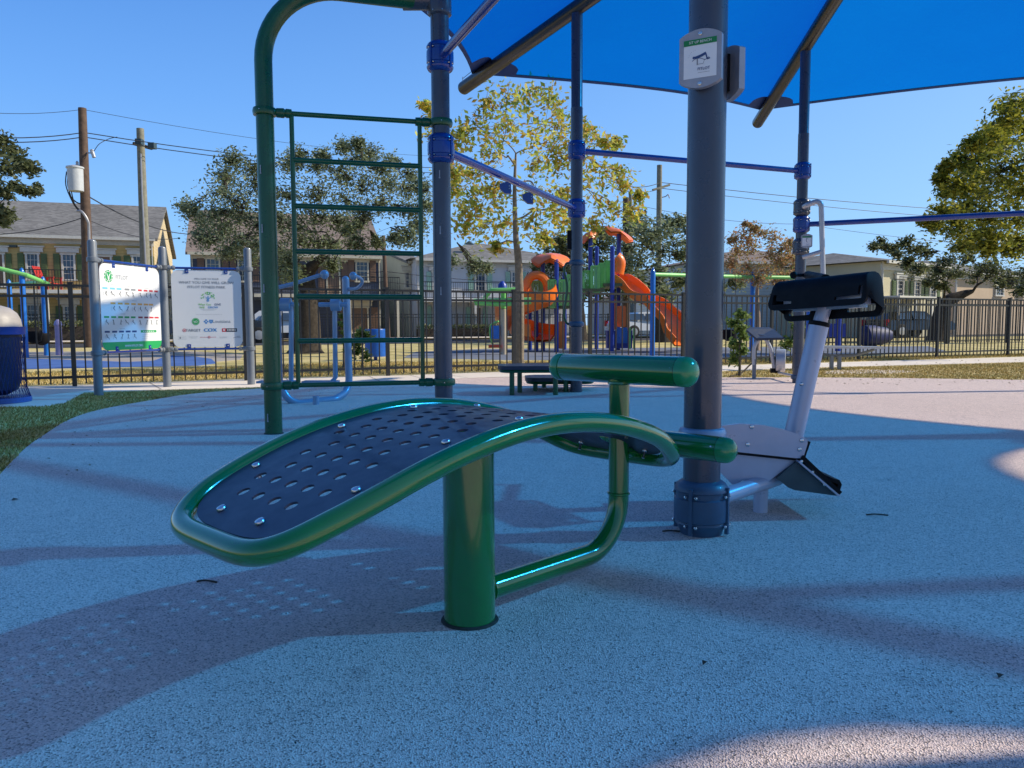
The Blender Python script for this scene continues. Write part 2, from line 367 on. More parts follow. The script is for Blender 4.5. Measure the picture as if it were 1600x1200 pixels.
# ------------------------------------------------------------------ grass blades (stuff)
grassm = None
def mat_grass():
    mt, n, out = newmat('grass_blades'); p = N(n, 'ShaderNodeBsdfPrincipled')
    ge = N(n, 'ShaderNodeNewGeometry'); r = ramp(n, ge.outputs['Random Per Island'], [(0, (.17, .135, .03)), (.35, (.38, .28, .07)), (.65, (.68, .5, .18)), (1, (.86, .66, .34))])
    n.links.new(r.outputs[0], p.inputs['Base Color']); p.inputs['Roughness'].default_value = .7; p.inputs['Specular IOR Level'].default_value = .2
    n.links.new(p.outputs[0], out.inputs[0]); return mt
grassm = mat_grass()
def grass(px, count, h, label, avoid=()):
    poly = [G(x, y)[:2] for x, y in px]; xs = [p[0] for p in poly]; ys = [p[1] for p in poly]; vs = []; fs = []
    k = 0
    while k < count:
        x = random.uniform(min(xs), max(xs)); y = random.uniform(min(ys), max(ys))
        if not inside((x, y), poly) or any(inside((x, y), a) for a in avoid): continue
        k += 1; a = random.uniform(0, pi); hh = h * random.uniform(.5, 1.3); wd = .004 + .003 * random.random()
        dx, dy = cos(a) * wd, sin(a) * wd; lx, ly = random.gauss(0, .5) * hh, random.gauss(0, .5) * hh; o = len(vs)
        vs += [(x - dx, y - dy, 0), (x + dx, y + dy, 0), (x + lx * .5, y + ly * .5, hh * .7), (x + lx, y + ly, hh)]
        fs += [(o, o + 1, o + 2), (o, o + 2, o + 3)] if 0 else [(o, o + 1, o + 2), (o + 1, o + 3, o + 2)]
    me = bpy.data.meshes.new('grass'); me.from_pydata(vs, [], fs); me.materials.append(grassm)
    o = bpy.data.objects.new('grass', me); col.objects.link(o); tag(o, label, 'grass', kind='stuff')
rp = [tuple(q) for q in rub]; padp = [tuple(G(x, y)[:2]) for x, y in ((-300, 640), (-40, 638), (70, 636.5), (100, 632), (132, 614.5), (0, 617.5), (-300, 628))]
grass([(-120, 800), (-160, 640), (60, 633), (130, 616), (260, 611), (560, 602.5), (480, 607), (300, 619), (165, 642), (100, 664), (40, 705), (0, 747)], 42000, .022, 'short worn grass in the shade left of the blue surfacing', (rp, padp))
grass([(1130, 590), (1130, 581), (1300, 575), (1600, 567), (1750, 563), (1750, 600), (1600, 594.5), (1250, 590.5)], 26000, .025, 'sunlit dry grass between the rubber surfacing and the right path')
grass([(0, 604), (150, 600), (350, 593), (560, 587), (760, 581), (1060, 572), (1300, 566), (1600, 557), (1600, 553), (1300, 559), (1060, 563), (760, 566), (560, 566), (350, 574), (150, 580), (0, 583)], 46000, .035, 'yellowing grass strip behind the black iron fence')

# ------------------------------------------------------------------ shade structure ring
CX, CY, RP, ROT = 3.482, 5.431, 3.969, -.006
def ring(ang, r, z):
    a = radians(ang) + ROT; return V((CX + r * cos(a), CY + r * sin(a), z))
def rz_(r): return 4.956 - .237 * r
rig = thing('shade_structure', 'octagonal steel frame of slate posts and blue pull-up bars under a blue fabric canopy', 'shade structure', (CX, CY, 0))
POST = {}
PR = .0635
def clamp(p, z, mat, h=.2, parent=None, flip=False, bolts=True):
    mb = MB(); r = PR
    prof = [(r + .002, 0), (r + .02, .012), (r + .03, .03), (r + .03, .036), (r + .024, .04), (r + .024, .058), (r + .03, .062), (r + .031, h * .5), (r + .03, h - .062), (r + .024, h - .058), (r + .024, h - .04), (r + .03, h - .036), (r + .03, h - .03), (r + .02, h - .012), (r + .002, h)]
    if z < .2: prof = [(r + .008, 0), (r + .01, .022), (r + .026, .05)] + [q for q in prof if q[1] > .056]; mb.lathe([(r + .008, -.02), (r + .008, .02)], (p.x, p.y, 0), (0, 0, 1), 24)
    mb.lathe(prof, (p.x, p.y, z - h / 2), (0, 0, 1), 20)
    for k in range(4):
        a = k * pi / 2 + .95
        d = V((cos(a), sin(a), 0)); c = V((p.x, p.y, z)) + d * (r + .029)
        mb.box(c, (.012, .012, h * .8), rz=a)
        if bolts:
            t = V((-sin(a), cos(a), 0))
            for q in (-1, 1):
                for zz in (-h / 2 + .049, h / 2 - .049):
                    mb.ball(c + t * q * .018 + V((0, 0, zz)) + d * .001, .0065, 8, 1)
    return mb.build('collar', [mat, steel], parent)
for ang in range(0, 360, 45):
    top = rz_(RP) - .06; b = ring(ang, RP, 0); mb = MB()
    mb.lathe([(PR, 0), (PR, 3.0), (PR - .002, 3.002), (PR - .004, 3.006), (PR - .004, top)], (b.x, b.y, 0), (0, 0, 1), 32)
    p = mb.build('post', slate, rig); POST[ang] = p
    for zz in ((.98, 1.4, 1.78) if ang == 180 else ()):
        s = MB(); s.box((b.x - .006, b.y - PR - .0005, zz), (.006, .003, .045)); s.box((b.x - .006, b.y - PR - .002, zz - .028), (.01, .003, .01)); s.build('slot', signframe, p)
PB = {a: ring(a, RP, 0) for a in range(0, 360, 45)}
def colr(ang, z, mat=bluep, **k): return clamp(PB[ang], z, mat, parent=POST[ang], **k)
colr(180, 1.958); colr(180, 2.576); colr(135, 1.958); colr(135, 2.561); colr(90, 1.928, h=.2); colr(90, 2.561); colr(225, 2.576); colr(45, 1.928)
colr(225, .1, slatec, h=.2)
colr(90, 2.13, slate); colr(90, 1.66, slate)
def barx(a, b, z, r=.031):
    p, q = PB[a].copy(), PB[b].copy(); p.z = q.z = z; d = (q - p).normalized()
    MB().cyl(p + d * .08, q - d * .08, r, 20).build('pull_up_bar', bluep, rig)
barx(180, 135, 1.958); barx(135, 90, 2.561); barx(90, 45, 1.928); barx(180, 225, 2.576)
# rings on the post behind the tables
for zz in (.74, 1.39):
    mb = MB(); b = PB[135]; mb.lathe([(PR, 0), (PR + .018, .012), (PR + .022, .03), (PR + .018, .048), (PR, .06)], (b.x, b.y, zz - .03), (0, 0, 1), 24); mb.build('ring', slatec, POST[135])
b = PB[135]; pts = [(-.07, 0, .74), (-.11, 0, .76), (-.13, 0, .86), (-.1, 0, 1.08), (-.105, 0, 1.2), (-.13, 0, 1.3), (-.11, 0, 1.38), (-.07, 0, 1.39)]
MB().tube(catmull([V(q) + b for q in pts], 4), .013, 8).build('grab_handle', dgreen, rig)
MB().box(AT(890, 375, b.y) + V((-.0, 0, 0)), (.05, .05, .2)).build('stop_block', blackp, rig)
# blue hanging foot loops under the pull-up bar
for px, py in ((789, 293), (824, 309)):
    f = (px - 690) / 210; p = PB[180].lerp(PB[135], .33 + (px - 789) * .0042); mb = MB()
    c = AT(px, py, p.y); mb.prism([c + V(q) for q in ((-.045, 0, .03), (.02, 0, .05), (.05, 0, .03), (.05, 0, -.05), (.0, 0, -.045), (-.04, 0, -.01))], (0, .06, 0))
    for q in (-.01, .012): mb.ball(c + V((.035, -.003, q)), .006, 6, 1)
    mb.build('foot_loop', [bluep, steel], rig)
# rafters and canopy
for ang in range(0, 360, 45):
    r0, r1 = .12, 5.78
    d = (ring(ang, r1, rz_(r1)) - ring(ang, r0, rz_(r0))); p1 = ring(ang, r1, rz_(r1)); p0 = ring(ang, r0, rz_(r0)); u = d.normalized()
    MB().lathe([(.078, 0), (.078, d.length - .02), (.074, d.length), (.06, d.length + .02), (.03, d.length + .034), (.004, d.length + .038)], p0, u, 28).build('rafter', rafterm, rig)
    e = MB(); t = p1 + V((0, 0, .09)); e.tube([t, t + V((0, 0, .05))], .008, 6)
    e.tube([t + V((0, 0, .03)), ring(ang, 5.6, rz_(5.6) + .13), ring(ang, 5.52, rz_(5.5) + .12)], .005, 6); e.build('cable_anchor', steel, rig)
MB().lathe([(.05, -.25), (.13, -.22), (.14, .12), (.1, .18), (.02, .22)], (CX, CY, 4.93), (0, 0, 1), 24).build('hub', rafterm, rig)
mt, n, out = newmat('blue_shade_mesh')
ob = N(n, 'ShaderNodeTexCoord').outputs['Object']
wv = N(n, 'ShaderNodeTexWave', wave_type='BANDS'); wv.inputs['Scale'].default_value = 60; wv.inputs['Distortion'].default_value = .5; n.links.new(ob, wv.inputs['Vector'])
vr = ramp(n, noise(n, 1.3, 4, .6, ob).outputs[0], [(.3, .88), (.7, 1.0)]).outputs[0]
c1 = mixc(n, 1, (.0, .18, .34), vr, 'MULTIPLY')
tr = N(n, 'ShaderNodeBsdfTransparent'); tr.inputs[0].default_value = (.02, .34, 1, 1)
tl = N(n, 'ShaderNodeBsdfTranslucent'); n.links.new(c1, tl.inputs[0])
df = N(n, 'ShaderNodeBsdfDiffuse'); n.links.new(c1, df.inputs[0])
m1 = N(n, 'ShaderNodeMixShader'); m1.inputs[0].default_value = .4; n.links.new(tl.outputs[0], m1.inputs[1]); n.links.new(df.outputs[0], m1.inputs[2])
fr = ramp(n, wv.outputs[0], [(0, .48), (1, .56)])
m2 = N(n, 'ShaderNodeMixShader'); n.links.new(fr.outputs[0], m2.inputs[0]); n.links.new(tr.outputs[0], m2.inputs[1]); n.links.new(m1.outputs[0], m2.inputs[2])
n.links.new(m2.outputs[0], out.inputs[0]); canopym = mt
hemm = M('navy_canopy_hem', (.015, .05, .2), .7, 0, .1, 9)
SAGS = {2: .15, 3: .1, 5: .13, 6: .2, 7: .175}; RCS = {}
def edge_pt(k, u):
    ra, rb = RCS.get(k % 8, 5.6), RCS.get((k + 1) % 8, 5.6); a = ring(k * 45, ra, rz_(ra) + .1); b = ring(k * 45 + 45, rb, rz_(rb) + .1); p = a.lerp(b, u); s = SAGS.get(k, .12) * (6.75 * u * u * (1 - u) if k in (6, 7) else 4 * u * (1 - u))
    # round the very corner
    c = ring(0, 0, 4.95 + .12); q = p.lerp(c, s); q.z = p.z - (.18 if k == 2 else .12) * 4 * u * (1 - u)
    return q
def fab(k, u, v):
    e = edge_pt(k, u); c = V((CX, CY, 5.06)); p = c.lerp(e, v); p.z -= .06 * sin(pi * v) * 4 * u * (1 - u); return p
cm = MB(); hm = MB(); PMS = {}; NU, NV = 16, 14
for k in range(8):
    vs = [fab(k, i / NU, .03 + .97 * j / NV) for i in range(NU + 1) for j in range(NV + 1)]
    cm.add(vs, [(i * (NV + 1) + j, (i + 1) * (NV + 1) + j, (i + 1) * (NV + 1) + j + 1, i * (NV + 1) + j + 1) for i in range(NU) for j in range(NV)])
    vs = []
    for i in range(NU + 1):
        for v in (.993, 1.002): 
            for dz in (-.006, .006): vs.append(fab(k, i / NU, v) + V((0, 0, dz)))
    for i in range(NU):
        o = i * 4; p4 = [(0, 2), (2, 3), (3, 1), (1, 0)]
        hm.add([vs[o + q] for q in range(8)], [(a, b, b + 4, a + 4) for a, b in p4])
    for u0, u1 in ((0, .085), (.915, 1)):   # corner reinforcement patches
        vs = []; K = 7
        for i in range(K + 1):
            u = u0 + (u1 - u0) * i / K; t = i / K if u0 == 0 else 1 - i / K
            v0 = 1 - .06 * sqrt(max(0, 1 - t * t))
            for j in range(3): vs.append(fab(k, u, v0 + (1 - v0) * j / 2) - V((0, 0, .007)))
        PMS.setdefault((k + (u0 > 0)) % 8, MB()).add(vs, [(i * 3 + j, i * 3 + 3 + j, i * 3 + 4 + j, i * 3 + 1 + j) for i in range(K) for j in range(2)])
can = cm.build('canopy', canopym, rig); hm.build('hem', hemm, can); [q.build('corner_patch', hemm, can) for q in PMS.values()]

# ------------------------------------------------------------------ ladder with arch post
A = PB[180]; GP = G(428, 680); GP.z = 0
lad = thing('climbing_ladder', 'green ladder with a tall arched post bolted to the slate post', 'ladder', GP)
top = V((GP.x, GP.y, 3.0))
path = fillet([GP, V((GP.x, GP.y, 2.955)), V((A.x - .16, A.y, 2.955))], .62, 14)
MB().tube(path, .0575, 32).build('arch_post', dgreen, lad)
MB().lathe([(.058, .0125), (.066, .0125), (.063, .017), (.058, .018)], (GP.x, GP.y, 0), (0, 0, 1), 36).build('base_sealant', M('joint_grime', (.03, .035, .03), .9, 0, .4, 60), lad)
sl_ = MB(); sl_.tube([V((A.x - .25, A.y, 2.955)), V((A.x - .06, A.y, 2.955))], .0605, 24)
sl_.lathe([(PR + .002, -.1), (PR + .016, -.09), (PR + .02, -.07), (PR + .018, .06), (PR + .004, .1)], (A.x, A.y, 2.95), (0, 0, 1), 24)
for k in range(8): sl_.ball(V((A.x, A.y, 2.87)) + V((cos(k * pi / 4 + .3), sin(k * pi / 4 + .3), 0)) * (PR + .019), .006, 6, 1)
sl_.build('arch_clamp', [slate, steel], lad)
z_top, z_bot = 2.135, .335; dl = (A - GP).normalized()
for zz in (z_top, z_bot):
    for p, sgn in ((GP, 1), (V((A.x, A.y, 0)), -1)):
        mb = MB(); c = V((p.x, p.y, zz)); rr = .0575 if sgn == 1 else PR
        mb.lathe([(rr, -.026), (rr + .016, -.022), (rr + .021, 0), (rr + .016, .022), (rr, .026)], c, (0, 0, 1), 28)
        mb.lathe([(.016, .0), (.03, .004), (.032, .05), (.026, .056), (.026, .062), (.03, .066), (.028, .1), (.016, .104)], c + dl * sgn * (rr + .012), dl * sgn, 14)
        mb.ball(c + V((-.012 * sgn, -(rr + .02), 0)), .005, 6, 1)
        mb.build('ring_clamp', [dgreen, steel], lad)
    MB().cyl(V((GP.x, GP.y, zz)) + dl * .16, V((A.x, A.y, zz)) - dl * .16, .0165, 16).build('rail', dgreen, lad)
ql = GP + dl * .168; qr = A - dl * .148
for q in (ql, qr): MB().cyl(V((q.x, q.y, z_bot)), V((q.x, q.y, z_top)), .0155, 16).build('upright', dgreen, lad)
for k in range(1, 6):
    zz = z_bot + (z_top - z_bot) * k / 6; MB().cyl(V((ql.x, ql.y, zz)), V((qr.x, qr.y, zz)), .0175, 16).build('rung', dgreen, lad)
for zz in (.13, .99, 1.38, 1.76):
    s = MB(); s.box((GP.x - .02, GP.y - .0575, zz), (.006, .006, .045)); s.box((GP.x - .02, GP.y - .0575, zz - .028), (.01, .006, .009)); s.build('slot', signframe, lad)

# ------------------------------------------------------------------ sit-up bench
BX, BY, TH = -.135, 1.868, .760
ux, uy = sin(TH), cos(TH)
ZK = [.289, .395, .476, .513, .499, .435, .318]
def bz(s):
    t = (s + .75) / 1.5 * 6; i = max(0, min(5, int(math.floor(t)))); u = t - i; g = lambda j: ZK[max(0, min(6, j))]
    p0, p1, p2, p3 = g(i - 1), g(i), g(i + 1), g(i + 2)
    if 0: pass
    return .5 * ((2 * p1) + (-p0 + p2) * u + (2 * p0 - 5 * p1 + 4 * p2 - p3) * u * u + (-p0 + 3 * p1 - 3 * p2 + p3) * u ** 3)
def bp(s, w_, dz=0): return V((BX + ux * s + uy * w_, BY + uy * s - ux * w_, bz(s) + dz))
def bnrm(s):
    d = bz(s + .01) - bz(s - .01); t = V((ux * .02, uy * .02, d)).normalized(); x = V((uy, -ux, 0)); nrm = x.cross(t)
    return nrm if nrm.z > 0 else -nrm
sa, sb_, BW = -.625, .702, .262
def plan(t, inset=0):
    c, s = cos(t), sin(t); a = sa + inset; b = sb_ - inset; W = BW - inset
    return (a + b) / 2 + (b - a) / 2 * math.copysign(abs(c) ** (2 / 3.99), c), W * math.copysign(abs(s) ** (2 / 5.3), s)
bench = thing('sit_up_bench', 'green tube framed sit-up bench with a curved navy perforated board and two foot rollers', 'exercise bench', (BX, BY, 0))
def resample(f, n, k=3000):
    P = [V((*f(2 * pi * i / k), 0)) for i in range(k)]; L = [0]
    for i in range(k): L.append(L[-1] + (P[(i + 1) % k] - P[i]).length)
    out = []; j = 0
    for i in range(n):
        t = L[-1] * i / n
        while L[j + 1] < t: j += 1
        out.append(P[j % k].lerp(P[(j + 1) % k], (t - L[j]) / max(1e-9, L[j + 1] - L[j])))
    return out
fr_pts = resample(lambda t: plan(t), 220)
for _ in range(6): fr_pts = [(fr_pts[i - 1] + fr_pts[i] * 2 + fr_pts[(i + 1) % 220]) / 4 for i in range(220)]
MB().tube([bp(q.x, q.y) for q in fr_pts], .0245, 24, closed=True).build('frame', green, bench)
def perforated(outline, holes, fmap, fn, thick, step, mats, name, parent, nh=12):
    """sheet with real holes: 2D outline + circular or polygon holes, bent by fmap, thickened along fn"""
    pts = [V(q[:2]) for q in outline]; no = len(pts); edges = [(i, (i + 1) % no) for i in range(no)]; polys = []
    for h in holes:
        if len(h) == 3 and not hasattr(h[0], '__len__'):
            ph = [V((h[0] + h[2] * cos(2 * pi * k / nh), h[1] + h[2] * sin(2 * pi * k / nh))) for k in range(nh)]
        else: ph = [V(q) for q in h]
        o = len(pts); pts += ph; edges += [(o + i, o + (i + 1) % len(ph)) for i in range(len(ph))]; polys.append([tuple(q) for q in ph])
    ol = [tuple(q) for q in outline]; x0 = min(q[0] for q in ol); x1 = max(q[0] for q in ol); y0 = min(q[1] for q in ol); y1 = max(q[1] for q in ol)
    x = x0 + step / 2
    while x < x1:
        y = y0 + step / 2
        while y < y1:
            if inside((x, y), ol) and not any(inside((x, y), h) or min((V(q) - V((x, y))).length for q in h) < step * .35 for h in polys): pts.append(V((x, y)))
            y += step
        x += step
    vs, es, fs, _, _, _ = delaunay_2d_cdt(pts, edges, [], 0, 1e-6)
    keep = []
    for f in fs:
        c = sum((vs[i] for i in f), V((0, 0))) / len(f)
        if inside(c, ol) and not any(inside(c, h) for h in polys): keep.append(tuple(f))
    top_ = [fmap(q.x, q.y) + fn(q.x, q.y) * (thick / 2) for q in vs]; bot = [fmap(q.x, q.y) - fn(q.x, q.y) * (thick / 2) for q in vs]; nv = len(vs)
    ec = {}
    for f in keep:
        for a, b in zip(f, f[1:] + f[:1]): ec.setdefault((min(a, b), max(a, b)), []).append((a, b))
    F_ = keep + [tuple(i + nv for i in f[::-1]) for f in keep] + [(a, b, b + nv, a + nv) for e in ec.values() if len(e) == 1 for a, b in e]
    mb = MB(); mb.add(top_ + bot, F_); return mb.build(name, mats, parent, smooth=50)
pad_out = resample(lambda t: plan(t, .02), 110)
for _ in range(4): pad_out = [(pad_out[i - 1] + pad_out[i] * 2 + pad_out[(i + 1) % 110]) / 4 for i in range(110)]
holes = []
for k in range(20):
    s = -.51 + .055 * k
    if abs(s - .6) < .065 or s > .6: continue
    nw = 4 if k % 2 == 0 else 5
    if k > 4: nw += 1
    for j in range(nw): holes.append((s, (j - (nw - 1) / 2) * .062, .0135))
holes.append((.603, .02, .035))
pad = perforated([(q.x, q.y) for q in pad_out], holes, lambda s, w_: bp(s, w_, .006), lambda s, w_: bnrm(s), .005, .026, navy, 'perforated_board', bench, 14)
for s, w_ in ((-.565, .077), (-.565, -.077), (-.429, .19), (-.429, -.19), (-.204, .19), (-.204, -.19), (.02, .19), (.02, -.19), (.25, .19), (.25, -.19), (.45, .19), (.45, -.19), (.64, .12), (.64, -.12)):
    mb = MB(); nrm = bnrm(s); bolt(mb, bp(s, w_, .006) + nrm * .0035, nrm, .0105); bolt(mb, bp(s, w_, .006) - nrm * .003, -nrm, .009)
    mb.tube([bp(s, w_) , bp(s, w_) - nrm * .022], .005, 8); mb.build('bolt', steel, bench)
for s in (-.429, -.204, .02, .25, .45):     # tabs under the board that hold it to the tube
    for sg in (-1, 1):
        mb = MB(); nrm = bnrm(s); mb.bar(bp(s, sg * .17, -.002) , bp(s, sg * .245, -.002), .04, .006); mb.build('mounting_tab', dgreen, bench)
MB().lathe([(.0635, 0), (.0635, .49)], (-.107, 1.851, 0), (0, 0, 1), 48).build('pillar', green, bench)
mb = MB(); mb.bar(bp(-.09, 0, -.016), bp(.09, 0, -.016), .14, .012); mb.bar(bp(0, -.22, -.02), bp(0, .22, -.02), .05, .02); mb.build('top_bracket', dgreen, bench)
SP = V((.318, 2.27, 0)); PLC = V((-.107, 1.851, 0)); dirp = (SP - PLC).normalized()
pth = fillet([V((PLC.x, PLC.y, .075)) + dirp * .055, V((SP.x, SP.y, .075)), V((SP.x, SP.y, .6))], .15, 10)
MB().tube(pth, .0302, 24).build('support_tube', green, bench)
grime = M('joint_grime', (.03, .035, .03), .9, 0, .4, 60)
mb = MB(); mb.lathe([(.064, .0125), (.0715, .0125), (.069, .0165), (.064, .018)], (PLC.x, PLC.y, 0), (0, 0, 1), 40); mb.build('base_sealant', grime, bench)
w0 = V((PLC.x, PLC.y, .075)) + dirp * .064; mb = MB(); mb.lathe([(.03, -.004), (.0345, -.001), (.0335, .004), (.03, .006)], w0, dirp, 28); mb.build('weld_bead', green, bench)
mb = MB(); mb.lathe([(.03, -.006), (.0345, -.003), (.0335, .003), (.03, .006)], (SP.x, SP.y, .567), (0, 0, 1), 28); mb.build('weld_bead', green, bench)
mb = MB(); mb.lathe([(.03, -.005), (.034, -.002), (.034, .003), (.03, .005)], (SP.x, SP.y, .235), (0, 0, 1), 28); mb.build('weld_bead', green, bench)
vdir = V((uy, -ux, 0)); udir = V((ux, uy, 0))
capm = M('green_cap_reflection_tint', (.015, .26, .09), .2, 0, .1, 12, coat=.5)  # lighter green paints the reflection of bright ground and sky into the caps
def roller(c, L, r, name='foot_roller'):
    a = c - vdir * L; mb = MB(); mb.lathe([(r * .93, 0), (r, .006), (r, 2 * L)], a, vdir, 36); o = mb.build(name, green, bench); gv = MB(); [gv.lathe([(r * .99, 0), (r * 1.004, .0005), (r * 1.004, .0025), (r * .99, .003)], c + vdir * t, vdir, 36) for t in (L - .004,)]; gv.build('seam', blackp, o)
    for q, d in ((c + vdir * L, vdir), (a, -vdir)):
        e = MB(); e.lathe([(r * 1.01, -.002), (r * 1.01, .016), (r * .96, .026), (r * .8, .036), (r * .5, .044), (r * .15, .047), (.001, .0472)], q, d, 32); e.build('end_cap', capm, o)
    e = MB()
    for t in (-L + .035, L - .035): e.ball(c + vdir * t + V((-.01, -r, .012)) * .97, .0045, 8)
    e.build('rivet', steel, o); return o
roller(V((SP.x, SP.y, .607)), .21, .0425)
lc = SP + udir * .242 + V((0, 0, .359)); roller(lc, .205, .0395)
MB().cyl(V((SP.x, SP.y, .359)), lc, .024, 16).build('roller_arm', green, bench)

# ------------------------------------------------------------------ calf and chest station clamped to the near post
Mp = PB[225]; st = thing('exercise_station', 'pale silver stretching machine with foot plates and a black folded pad on a leaning pole', 'exercise machine', G(1188, 804))
YN, YF = 2.84, 3.14
mb = MB(); mb.lathe([(PR + .001, -.012), (PR + .016, -.01), (PR + .018, .0), (PR + .012, .014), (PR + .001, .018)], (Mp.x, Mp.y, .365), (0, 0, 1), 28)
mb.lathe([(PR + .001, -.01), (PR + .012, -.008), (PR + .012, .01), (PR + .001, .014)], (Mp.x, Mp.y, .33), (0, 0, 1), 28); mb.build('clamp', icep, st)
gb = G(1188, 804); MB().lathe([(.029, 0), (.0275, .01), (.0275, .13)], (gb.x, gb.y, 0), (0, 0, 1), 24).build('foot', lilac, st)
a = V((Mp.x + .05, Mp.y + .05, .115)); b_ = AT(1213, 748, gb.y); b2 = AT(1245, 728, gb.y + .02)
MB().tube([a, b_, b2], .0285, 24).build('arm_tube', lilac, st)
def pl(px, Y, dy, name, mat, par=st):
    mb = MB(); mb.prism([AT(x, y, Y) for x, y in px], (0, dy, 0)); return mb.build(name, mat, par)
up_px = [(1118, 672), (1130, 665), (1155, 662), (1192, 664), (1225, 671), (1248, 679), (1262, 687), (1262, 693), (1255, 716), (1244, 716), (1150, 706), (1110, 702)]
pu = pl(up_px, YN, .012, 'side_plate', lilac); pl(up_px, YF, .012, 'side_plate', lilac)
lo_px = [(1112, 705), (1150, 709), (1243, 719), (1238, 724), (1188, 762), (1178, 757), (1170, 752), (1160, 751), (1154, 755), (1144, 757), (1118, 730)]
pl(lo_px, YN + .018, .01, 'lower_plate', lilac); pl(lo_px, YF - .02, .01, 'lower_plate', lilac)
for x, y in ((1174.5, 667), (1168, 694.5), (1252.5, 688), (1249, 702)):
    mb = MB(); bolt(mb, AT(x, y, YN), (0, -1, 0), .009); mb.build('bolt', steel, st)
mb = MB(); mb.prism([AT(x, y, YN + .006) for x, y in ((1112, 699), (1150, 703), (1246, 713.5), (1252, 718), (1240, 719.5), (1150, 710), (1112, 706))], (0, YF - YN - .02, 0)); mb.build('gap_shade_strip', blackp, st)  # black strip added to stand for the shaded gap between the plates
# sloping treadle
def treadle(pxa, pxb, th, y0, y1, name, mat):
    p0 = AT(*pxa, y0); p1 = AT(*pxb, y0); d = (p1 - p0).normalized(); nrm = V((d.z, 0, -d.x)) * th
    mb = MB(); mb.prism([p0, p1, p1 - nrm, p0 - nrm], (0, y1 - y0, 0)); return mb.build(name, mat, st)
treadle((1262, 689), (1252, 718), .012, YN + .004, YF, 'pivot_plate', blackp)
treadle((1252, 716), (1312, 773), .014, YN - .01, YF + .02, 'foot_plate', blackp)
darkp = M('dark_green_grey_plate', (.05, .08, .09), .5, .2, .15, 12)
pl([(1243, 722), (1309, 775), (1242, 766), (1232, 762), (1221, 753), (1213, 748)], YN, .01, 'under_plate', darkp)
pl([(1243, 722), (1309, 775), (1242, 766), (1232, 762), (1221, 753), (1213, 748)], YF, .01, 'under_plate', darkp)
mb = MB(); mb.bar(AT(1246, 720, YN - .012), AT(1310, 774.5, YN - .012), .006, .03, up=(0, 1, 0)); mb.build('plate_edge', lilac, st)
for x, y in ((1252, 721), (1269, 738), (1288, 757)):
    mb = MB(); bolt(mb, AT(x, y, YN - .016), (0, -1, 0), .006); mb.build('bolt', steel, st)
mb = MB(); mb.prism([AT(x, y, YN) for x, y in ((1296, 751), (1300, 747), (1312, 750), (1315.5, 757), (1311, 772), (1306, 768), (1310, 757), (1300, 753))], (0, YF - YN, 0)); mb.build('toe_stop', blackp, st)
YP = 3.07
p0 = AT(1238, 690, YP); p1 = AT(1279.5, 508, YP); p2 = AT(1292, 470, YP); dd = (p1 - p0).normalized()
lowt = MB().lathe([(.038, 0), (.038, (p1 - p0).length)], p0, dd, 28).build('pole', lilac, st)
mb = MB(); mb.lathe([(.0385, -.004), (.041, 0), (.041, .01), (.036, .014)], p1, dd, 28); mb.build('collar', blackp, st)
MB().cyl(p1, p2 + (p2 - p1) * .3, .0275, 24).build('pole_insert', lilac, st)
mb = MB(); bolt(mb, AT(1252, 600, YP - .036), (-.1, -1, 0), .008); mb.build('bolt', steel, st)
# folded pad: arc-length profile q: front hem .. over the top .. rear hem
PL0 = AT(1217, 458, 3.24); PL1 = AT(1372, 443, 2.86); ax = (PL1 - PL0); WL = ax.length; axn = ax.normalized(); nb = V((0, 0, 1)).cross(axn).normalized()
if nb.y < 0: nb = -nb
HF, RR, HB = .075, .052, .12
def padmap(t, q):
    base = PL0 + axn * t
    if q < HF: return base + V((0, 0, q - HF + .0)) - nb * RR * (1 + .25 * (HF - q) / HF)
    a = (q - HF) / RR
    if a < pi: return base + V((0, 0, sin(a) * RR * .8)) - nb * (cos(a) * RR)
    q2 = q - HF - pi * RR; return base + V((0, 0, -q2)) + nb * RR * (1 - .3 * q2 / HB)
def padn(t, q):
    e = .002; d = padmap(t, q + e) - padmap(t, max(0, q - e)); nrm = axn.cross(d).normalized(); return -nrm
QL = HF + pi * RR + HB
def rrect(x0, x1, y0, y1, r, n=4):
    o = []
    for cx_, cy_, a0 in ((x1 - r, y1 - r, 0), (x0 + r, y1 - r, 90), (x0 + r, y0 + r, 180), (x1 - r, y0 + r, 270)):
        for k in range(n + 1): a = radians(a0 + 90 * k / n); o.append((cx_ + r * cos(a), cy_ + r * sin(a)))
    return o
def ell(x0, x1, y0, y1, wd, sx_):     # L-shaped hand slot
    return [(x0, y0), (x1, y0), (x1, y0 + wd * .8), (x0 + sx_ * wd, y0 + wd), (x0 + sx_ * wd, y1), (x0, y1)] if sx_ > 0 else [(x1, y0), (x1, y1), (x1 + sx_ * wd, y1), (x1 + sx_ * wd, y0 + wd), (x0, y0 + wd * .8), (x0, y0)]
hl = [ell(.022, .115, .022, .062, .016, 1), ell(WL - .135, WL - .022, .022, .07, .016, -1),
      ell(.022, .13, QL - .038, QL - .08, -.016, -1) if 0 else rrect(.025, .13, QL - .045, QL - .022, .009), rrect(WL - .15, WL - .03, QL - .05, QL - .022, .01)]
perforated(rrect(0, WL, 0, QL, .03, 5), hl, padmap, padn, .012, .022, blackp, 'folded_pad', st)
mb = MB(); c = p2 + V((0, 0, -.0)); mb.bar(c - axn * .14 + V((0, 0, -.03)), c + axn * .16 + V((0, 0, -.03)), .05, .012); mb.build('pad_bracket', icep, st); mb = MB(); cc = (PL0 + PL1) / 2 + V((0, 0, -.035)); mb.bar(cc - axn * .185, cc + axn * .185, .035, .075); mb.build('pad_core', lilac, st)
